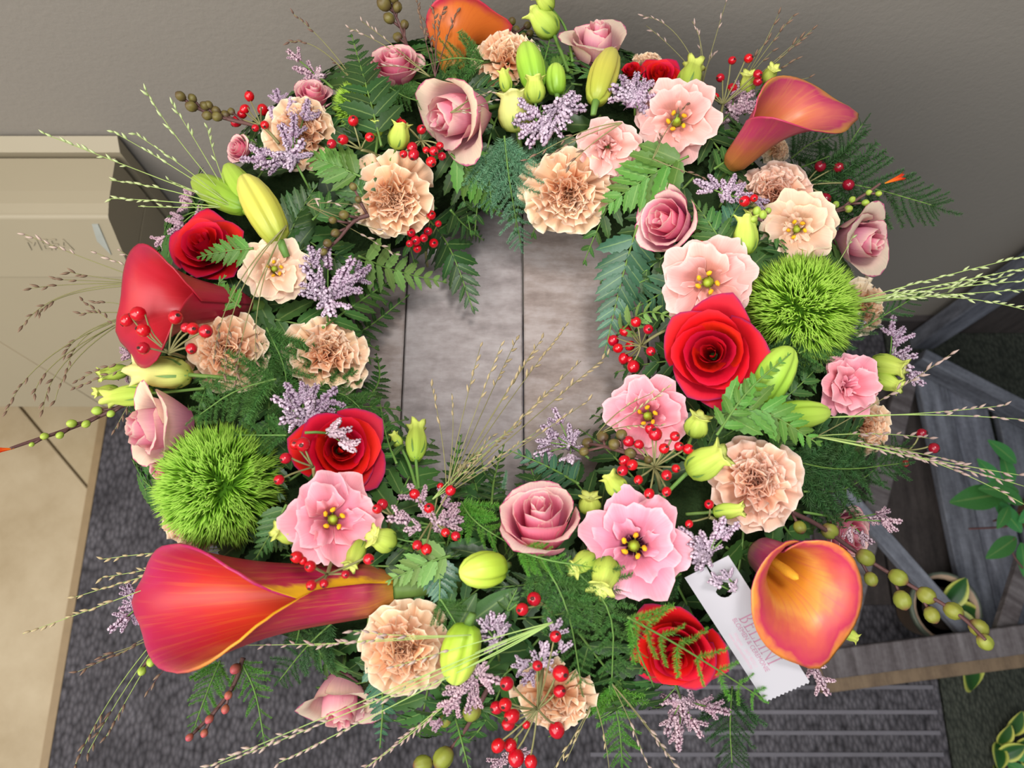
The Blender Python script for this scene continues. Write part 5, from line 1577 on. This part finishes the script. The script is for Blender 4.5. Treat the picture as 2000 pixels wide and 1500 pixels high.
for a_ in [
    ([(1545, 1000), (1600, 1025), (1680, 1085), (1780, 1145), (1870, 1195), (1925, 1250)], [(1562, 1030, 26), (1620, 1037, 34), (1690, 1089, 35), (1701, 1131, 27), (1754, 1128, 35), (1762, 1172, 36), (1809, 1163, 35), (1820, 1201, 31), (1862, 1193, 35), (1911, 1226, 36), (1924, 1254, 32)], 'long stalk of green seed pods reaching out at the lower right', 'croc', .012, .02),
    ([(1580, 430), (1640, 410), (1690, 380), (1720, 358)], [(1587, 408, 14), (1624, 422, 20), (1632, 400, 15), (1657, 408, 16), (1664, 390, 13), (1690, 396, 14), (1697, 376, 12), (1716, 378, 12)], 'budded stalk with one orange flower at the upper right', 'crocg', .012, .01, ((1728, 358), (1770, 342))),
    ([(255, 785), (190, 815), (130, 840), (60, 862), (20, 876)], [(190, 802, 19), (217, 808, 15), (140, 827, 18), (168, 828, 16), (87, 852, 15), (117, 850, 15), (62, 868, 10)], 'budded stalk reaching to the left frame edge with an orange flower', 'crocg', .012, .01, ((28, 876), (-10, 880))),
    ([(500, 245), (440, 232), (390, 215), (345, 185)], [(353, 188, 20), (376, 192, 17), (374, 208, 22), (400, 207, 18), (408, 205, 16), (405, 226, 19), (422, 216, 18), (424, 228, 20), (440, 224, 18), (452, 218, 15)], 'dark seed pod stalk jutting out at the upper left', 'crocb', .012, .005),
    ([(800, 115), (790, 70), (772, 30), (755, -10)], [(750, 8, 28), (776, 14, 20), (760, 36, 22), (790, 48, 18), (777, 73, 20), (770, -4, 20)], 'dark seed pod stalk at the top left edge of the picture', 'crocb', .015, .0),
    ([(720, 420), (690, 430), (660, 470), (640, 485)], [(672, 420, 20), (650, 430, 16), (655, 455, 18), (640, 475, 18), (632, 492, 16), (690, 365, 16), (700, 390, 14)], 'brown pods left of the upper left carnation', 'crocb', .035, .0),
    ([(350, 1225), (315, 1245), (290, 1290), (270, 1315)], [(297, 1256, 21), (323, 1250, 18), (295, 1293, 18), (277, 1311, 17)], 'short budded stalk behind the magenta calla', 'crocg', -.02, .0),
    ([(475, 1285), (462, 1330), (430, 1380), (365, 1445)], [(460, 1306, 25), (446, 1358, 19), (440, 1385, 20), (409, 1405, 20), (399, 1432, 18), (370, 1440, 18)], 'reddish budded stalk hanging under the magenta calla', 'crocr', -.01, .0),
    ([(960, 1330), (925, 1400), (890, 1455), (840, 1495)], [(866, 1480, 42), (826, 1492, 36), (922, 1390, 38), (868, 1408, 26), (905, 1345, 22)], 'stalk of fat seed pods at the bottom edge', 'croc', .005, .0),
    ([(1260, 895), (1210, 880), (1165, 868), (1138, 868)], [(1177, 853, 24), (1148, 865, 23), (1200, 868, 24), (1141, 882, 19), (1214, 850, 24), (1232, 885, 23), (1266, 898, 18)], 'brown seed pods beside the inner pink lisianthus', 'crocb', .035, .0),
    ([(1490, 430), (1475, 425), (1470, 415)], [(1478, 413, 18), (1490, 420, 17), (1472, 428, 15), (1500, 412, 14)], 'green bud cluster beside the rosy carnation', 'crocg', .035, .0),
    ([(990, 95), (1000, 60), (995, 40)], [(1000, 42, 16), (1008, 58, 16), (1030, 50, 16), (1035, 65, 15), (1022, 70, 13)], 'dark pods behind the topmost lime buds', 'crocb', .0, .0)]:
    crocosmia(*a_)

# ================================================================== grasses
SEED = [(0.02, 0.0), (0.12, 0.2), (0.16, 0.42), (0.10, 0.72), (0.01, 1.0)]
def grass(base, tips, label, mat='grassg', stem='stemp', lift=.02, tl=.02, frac=.45, sl=15, group='panicle grass sprays', side=True):
    b = P(*base, lift)
    r = root('grass_spray', Matrix.Translation(b), label, 'grass', group)
    st, sd = MB(), MB()
    for tp in tips:
        x, y = tp[0], tp[1]
        t = P(x, y, lift + tl + R_(-.004, .004))
        if len(tp) > 2:
            c = P(tp[2], tp[3], lift + tl)
        else:
            c = (b + t) * .5 + Vector((R_(-.006, .006), R_(-.006, .006), R_(.0, .008)))
        pts = bez(b, c, t, 14)
        st.tube([p - b for p in pts], [0.00052 * (1 - .5 * i / 14) for i in range(15)], 4)
        L = sum((pts[i + 1] - pts[i]).length for i in range(14))
        ss = sl * (1.3 if mat == 'grassb' else 1.12) * mpp(t)
        fr = min(frac, ss * 16 / max(L, 1e-6))
        k = max(4, int(L * fr / (ss * .82)))
        for i in range(k):
            u = 1 - fr + fr * i / (k - 1) if k > 1 else 1
            f = u * 14
            j = min(13, int(f))
            p = pts[j].lerp(pts[j + 1], f - j)
            tg = (pts[j + 1] - pts[j]).normalized()
            nr = (CAM - p).normalized()
            sv = tg.cross(nr).normalized()
            a = R_(.05, .5) * random.choice((1, -1))
            if R_(0, 1) < .15: continue
            dr = (tg * math.cos(a) + sv * math.sin(a) + nr * R_(-.15, .25)).normalized()
            q = p - b
            sd.lathe(SEED, 5, None, frame(dr, q, ss * R_(.8, 1.15)))
    obj('stem', st.mesh('stem', M_[stem]), r)
    o = obj('seed_heads', sd.mesh('seed_heads', M_[mat]), r)
    o['kind'] = 'stuff'
for a_ in [
    ((458, 405), [(88, 262), (222, 258), (286, 178, 330, 260), (265, 262), (338, 205, 380, 270), (405, 250), (330, 352)], 'pale green grass spray fanning over the letterbox from the lily buds'),
    ((440, 405), [(214, 352), (218, 388), (270, 403)], 'short pale grass spray left of the lily buds', 'grassg', 'stemp', .015),
    ((335, 565), [(50, 458), (178, 490), (236, 490), (288, 508)], 'mauve grass spray above the red calla at left', 'grassm', 'stemo', .01),
    ((315, 555), [(45, 635, 110, 545), (78, 610, 110, 560), (112, 546, 180, 548), (62, 563, 150, 550), (137, 532, 200, 545)], 'drooping brown grass spray in front of the letterbox, upper', 'grassb', 'stemo', .01, .01, .25, 13),
    ((270, 612), [(14, 802, 60, 680), (84, 800, 95, 690), (68, 768, 80, 700), (132, 718, 145, 640), (108, 782, 125, 690), (128, 690, 150, 640), (190, 592), (158, 612)], 'drooping brown grass spray in front of the letterbox, lower', 'grassb', 'stemo', .005, .01, .28, 13),
    ((310, 690), [(147, 756), (152, 742), (162, 588), (225, 838)], 'dark grass spray beside the pale yellow bud at left', 'grassb', 'stemo', .0, .01, .5, 13),
    ((490, 1070), [(202, 1092), (200, 1128), (148, 1166), (45, 1238), (330, 1100)], 'olive grass spray behind the tip of the magenta calla', 'grasst', 'stemp', -.035, .0, .4, 16),
    ((370, 1215), [(152, 1312), (200, 1282), (238, 1275)], 'brown grass spray left below the magenta calla', 'grassb', 'stemo', -.03, .0, .35, 14),
    ((345, 1205), [(148, 1492, 220, 1330), (172, 1470, 240, 1340), (208, 1438, 260, 1340)], 'long arching grass falling at the lower left', 'grassb', 'stemp', -.03, .0, .3, 14),
    ((362, 1248), [(290, 1348)], 'single brown grass head below the magenta calla', 'grassb', 'stemb', -.01, .0, .8, 13),
    ((920, 1240), [(472, 1260), (600, 1262), (690, 1232)], 'mauve grass heads lying across the magenta calla tube', 'grassm', 'stemp', .05, .0, .5, 17),
    ((1080, 1215), [(395, 1502), (430, 1492), (545, 1490), (712, 1382), (745, 1368), (770, 1302)], 'long grass spray sweeping to the bottom left corner', 'grassm', 'stemp', .05, .0, .33, 17),
    ((910, 1340), [(705, 1505), (720, 1495)], 'thick grass head at the bottom edge left of the seed pods', 'grassm', 'stemp', .02, .01, .8, 15),
    ((1160, 1365), [(1082, 1502), (1105, 1488), (1190, 1505)], 'thin pale grass at the bottom right of the rose hips', 'grasst', 'stemo', .0, .01, .5, 15),
    ((1195, 1335), [(1322, 1502), (1300, 1470), (1265, 1495)], 'mauve grass spray at the bottom below the red rose', 'grassm', 'stemo', .0, .01, .5, 16),
    ((872, 965), [(843, 755), (882, 768), (938, 678), (978, 676), (1008, 665), (1105, 638), (1058, 662), (1186, 694), (1135, 705), (1072, 765), (1148, 783), (1040, 690)], 'fan of straw-coloured grass over the planks in the hole', 'grasst', 'stemo', .03, .015, .35, 15),
    ((845, 975), [(962, 852), (1012, 832), (935, 888), (985, 850), (1046, 845)], 'short dense grass tuft at the lower inner edge', 'grasst', 'stemp', .03, .0, .7, 13),
    ((1650, 592), [(2010, 498), (2010, 522), (1965, 540), (2010, 548), (2012, 608, 1850, 560), (1995, 566), (1850, 572)], 'pale green grass spray stretching to the right frame edge', 'grassg', 'stemp', .01, .01, .75, 15),
    ((1580, 860), [(1855, 693, 1700, 800)], 'single grass head crossing the pink lisianthus at right', 'grassm', 'stemo', .03, .01, .45, 17),
    ((1620, 815), [(1962, 792), (2005, 820)], 'two grass heads in front of the wooden rack', 'grassm', 'stemp', .02, .01, .4, 15),
    ((1590, 852), [(1815, 856), (1872, 902), (2005, 930), (2008, 952), (2000, 985, 1800, 870)], 'mauve grass spray stretching over the plant rack', 'grassm', 'stemp', .015, .015, .7, 16),
    ((1600, 560), [(1668, 455)], 'thin grass blade over the pale rose at right', 'grassg', 'stemp', .03, .01, .3, 13),
    ((700, 170), [(574, 28, 640, 80), (566, 82, 620, 70), (652, 118)], 'thin brown grass spray against the wall at the upper left', 'grassb', 'stemo', .0, .0, .3, 11),
    ((840, 150), [(682, 55), (742, 130), (707, 42)], 'mauve grass spray in front of the salmon rose', 'grassm', 'stemo', .02, .01, .4, 12),
    ((850, 150), [(815, 5), (845, 3), (872, 0), (905, -5), (830, 40)], 'brown grass spray in front of the top orange calla', 'grassb', 'stemb', .03, .01, .6, 12),
    ((1372, 165), [(1258, 32, 1330, 40), (1262, 50), (1352, 42), (1366, 66), (1418, 5), (1396, 105)], 'fine grass spray against the wall at the top right', 'grassm', 'stemo', .0, .0, .3, 11),
    ((1432, 190), [(1548, 32), (1586, 58), (1562, 76), (1555, 116), (1520, 28), (1508, 100), (1580, 152), (1492, 140), (1500, 78)], 'dark grass spray left above the upper right calla', 'grassb', 'stemo', .0, .0, .35, 12),
    ((1215, 240), [(1030, 312, 1150, 240), (1112, 322), (1078, 300)], 'brown grass across the cupped pink lisianthus', 'grassb', 'stemo', .045, .0, .5, 12),
    ((560, 440), [(438, 730, 440, 560), (462, 742, 470, 600), (500, 705, 490, 560), (418, 700, 430, 560)], 'hanging purple-brown grass over the left peach carnation', 'grassb', 'stemo', .045, .0, .25, 13),
    ((600, 400), [(772, 496), (748, 452), (620, 395), (690, 400)], 'mauve grass right of the front lily bud', 'grassm', 'stemo', .035, .005, .5, 13),
    ((880, 220), [(966, 195), (932, 220), (960, 180), (915, 185)], 'small mauve grass heads on the top pink rosebud', 'grassm', 'stemo', .045, .0, .7, 10),
    ((1165, 850), [(1302, 758), (1290, 832), (1270, 770)], 'thin grass heads across the inner pink lisianthus', 'grasst', 'stemo', .05, .0, .5, 13),
    ((1275, 310), [(1340, 205), (1290, 260), (1370, 345)], 'thin brown grass beside the top right pale lisianthus', 'grassb', 'stemo', .04, .0, .4, 11)]:
    grass(*a_)

# ================================================================== florist's tag
tl_, tr_, br_, bl_ = (1337, 1128), (1412, 1068), (1552, 1305), (1495, 1372)
p0 = P(*tl_, .022)
n0 = facing(p0, .0, .42)
tg = [on_plane(*q, p0, n0) for q in (tl_, tr_, br_, bl_)]
xd = (tg[3] - tg[0]).normalized()              # along the card, top -> bottom
yd = n0.cross(xd).normalized()
if (tg[1] - tg[0]).dot(yd) < 0: yd = -yd
CL, CW = (tg[3] - tg[0]).length, (tg[1] - tg[0]).dot(yd)
zn = xd.cross(yd).normalized()
if zn.dot(CAM - p0) < 0: zn = -zn
kx = ((tg[1] - tg[0]).dot(xd))
out = [(0, 0)]
hx, hy, hr = CL * 0.19, CW * 0.55, CW * 0.17
# slit from the top edge into the round hole
out += [(0, CW * .50), (hx - hr * 1.0, CW * .47)]
for i in range(13):
    a = pi + 0.45 + (-(2 * pi - 0.9)) * i / 12
    out.append((hx + hr * math.cos(a), hy + hr * math.sin(a) * 1.0))
out += [(hx - hr * 1.0, CW * .56), (0, CW * .53), (kx * .0, CW)]
nz_ = 22
for i in range(nz_ + 1):
    out.append((CL + (0.0 if i % 2 else -CL * .012), CW * (1 - i / nz_)))
poly = [Vector((a, b, 0)) for a, b in out]
tris = tessellate_polygon([poly])
th = 0.0004
V = [Vector((a, b, th)) for a, b in out] + [Vector((a, b, 0)) for a, b in out]
n_ = len(out)
Fc = []
for t3 in tris:
    a, b, c_ = [poly[i] for i in t3]
    ccw = (b - a).cross(c_ - a).z > 0
    t3 = t3 if ccw else t3[::-1]
    Fc.append(tuple(t3)); Fc.append(tuple(i + n_ for i in t3[::-1]))
for i in range(n_):
    j = (i + 1) % n_
    Fc.append((i, j, j + n_, i + n_))
# gentle bend along the length
def bend(v):
    return Vector((v.x, v.y, v.z))
handed = xd.cross(yd).dot(zn)
TM = Matrix((xd, yd, zn)).transposed().to_4x4()
rt = root('florist_tag', Matrix.Translation(tg[0]) @ TM, 'white card tag with pinked edge and pink lettering beside the round calla', 'tag')
obj('card', mk('card', [bend(v) for v in V], Fc, M_['card'], smooth=False), rt)
def serif_glyph(ch):
    """rectangles / slanted bars on a 0..1 height, returns (list of quads, advance)"""
    q = []
    def bar(x0, y0, x1, y1): q.append([(x0, y0), (x1, y0), (x1, y1), (x0, y1)])
    t, s_ = 0.11, 0.045
    if ch == 'I':
        bar(.12, 0, .12 + t, 1); bar(.03, 0, .32, s_); bar(.03, 1 - s_, .32, 1); return q, .40
    if ch == 'L':
        bar(.12, 0, .12 + t, 1); bar(.03, 0, .58, s_); bar(.03, 1 - s_, .32, 1); bar(.54, 0, .58, .22); return q, .66
    if ch == 'E':
        bar(.12, 0, .12 + t, 1); bar(.03, 0, .60, s_); bar(.03, 1 - s_, .56, 1); bar(.2, .49, .46, .49 + s_); bar(.56, 0, .60, .2); bar(.52, .82, .56, 1); bar(.44, .42, .47, .62); return q, .68
    if ch == 'N':
        bar(.12, 0, .17, 1); bar(.72, 0, .77, 1); bar(.03, 0, .27, s_); bar(.62, 1 - s_, .87, 1); bar(.03, 1 - s_, .2, 1)
        q.append([(.12, 1), (.70, 0), (.80, 0), (.22, 1)]); return q, .94
    if ch == 'B':
        bar(.12, 0, .12 + t, 1); bar(.03, 0, .3, s_); bar(.03, 1 - s_, .3, 1)
        for (cy_, ry, rx) in ((.755, .245, .26), (.265, .265, .32)):
            for i in range(8):
                a, b = -pi / 2 + pi * i / 8, -pi / 2 + pi * (i + 1) / 8
                q.append([(.28 + rx * math.cos(a), cy_ + ry * math.sin(a)), (.28 + rx * math.cos(b), cy_ + ry * math.sin(b)), (.28 + (rx - .1) * math.cos(b), cy_ + (ry - .05) * math.sin(b)), (.28 + (rx - .1) * math.cos(a), cy_ + (ry - .05) * math.sin(a))])
        return q, .70
    return q, .4
# text frame on the card: along xd (reading direction), up = yd
lv, lf = [], []
xo = 0.0
for ch in 'BELLINI':
    q, adv = serif_glyph(ch)
    for quad in q:
        b = len(lv)
        lv += [(xo + a, c_, 0) for a, c_ in quad]
        lf.append((b, b + 1, b + 2, b + 3))
    xo += adv
hh = CL * 0.098
tx0, ty0 = CL * 0.40, CW * 0.48
kk = CL * 0.385 / xo
lv = [bend(Vector((tx0 + a * kk, ty0 + c_ * hh, th + 0.00012))) for a, c_, z in lv]
for i, f in enumerate(lf):
    a, b, c_ = [lv[k] for k in f[:3]]
    if (b - a).cross(c_ - a).z < 0: lf[i] = f[::-1]
obj('name_lettering', mk('name_lettering', lv, lf, M_['ink'], smooth=False), rt)
for (body, x0, y0, ln, m) in (('BLOEMEN & CEREMONIE', .39, .355, .42, 'ink'), ('Wingene    0477 907211', .48, .22, .27, 'ink2'), ('www.bloemenbellini.be', .47, .12, .28, 'ink2')):
    me = text_mesh(body, 1.0, M_[m])
    wv = max(v.co.x for v in me.vertices)
    f_ = CL * ln / wv
    for v in me.vertices:
        v.co = bend(Vector((CL * x0 + v.co.x * f_, CW * y0 + v.co.y * f_ * 1.15, th + 0.00012)))
    obj('small_lettering', me, rt)
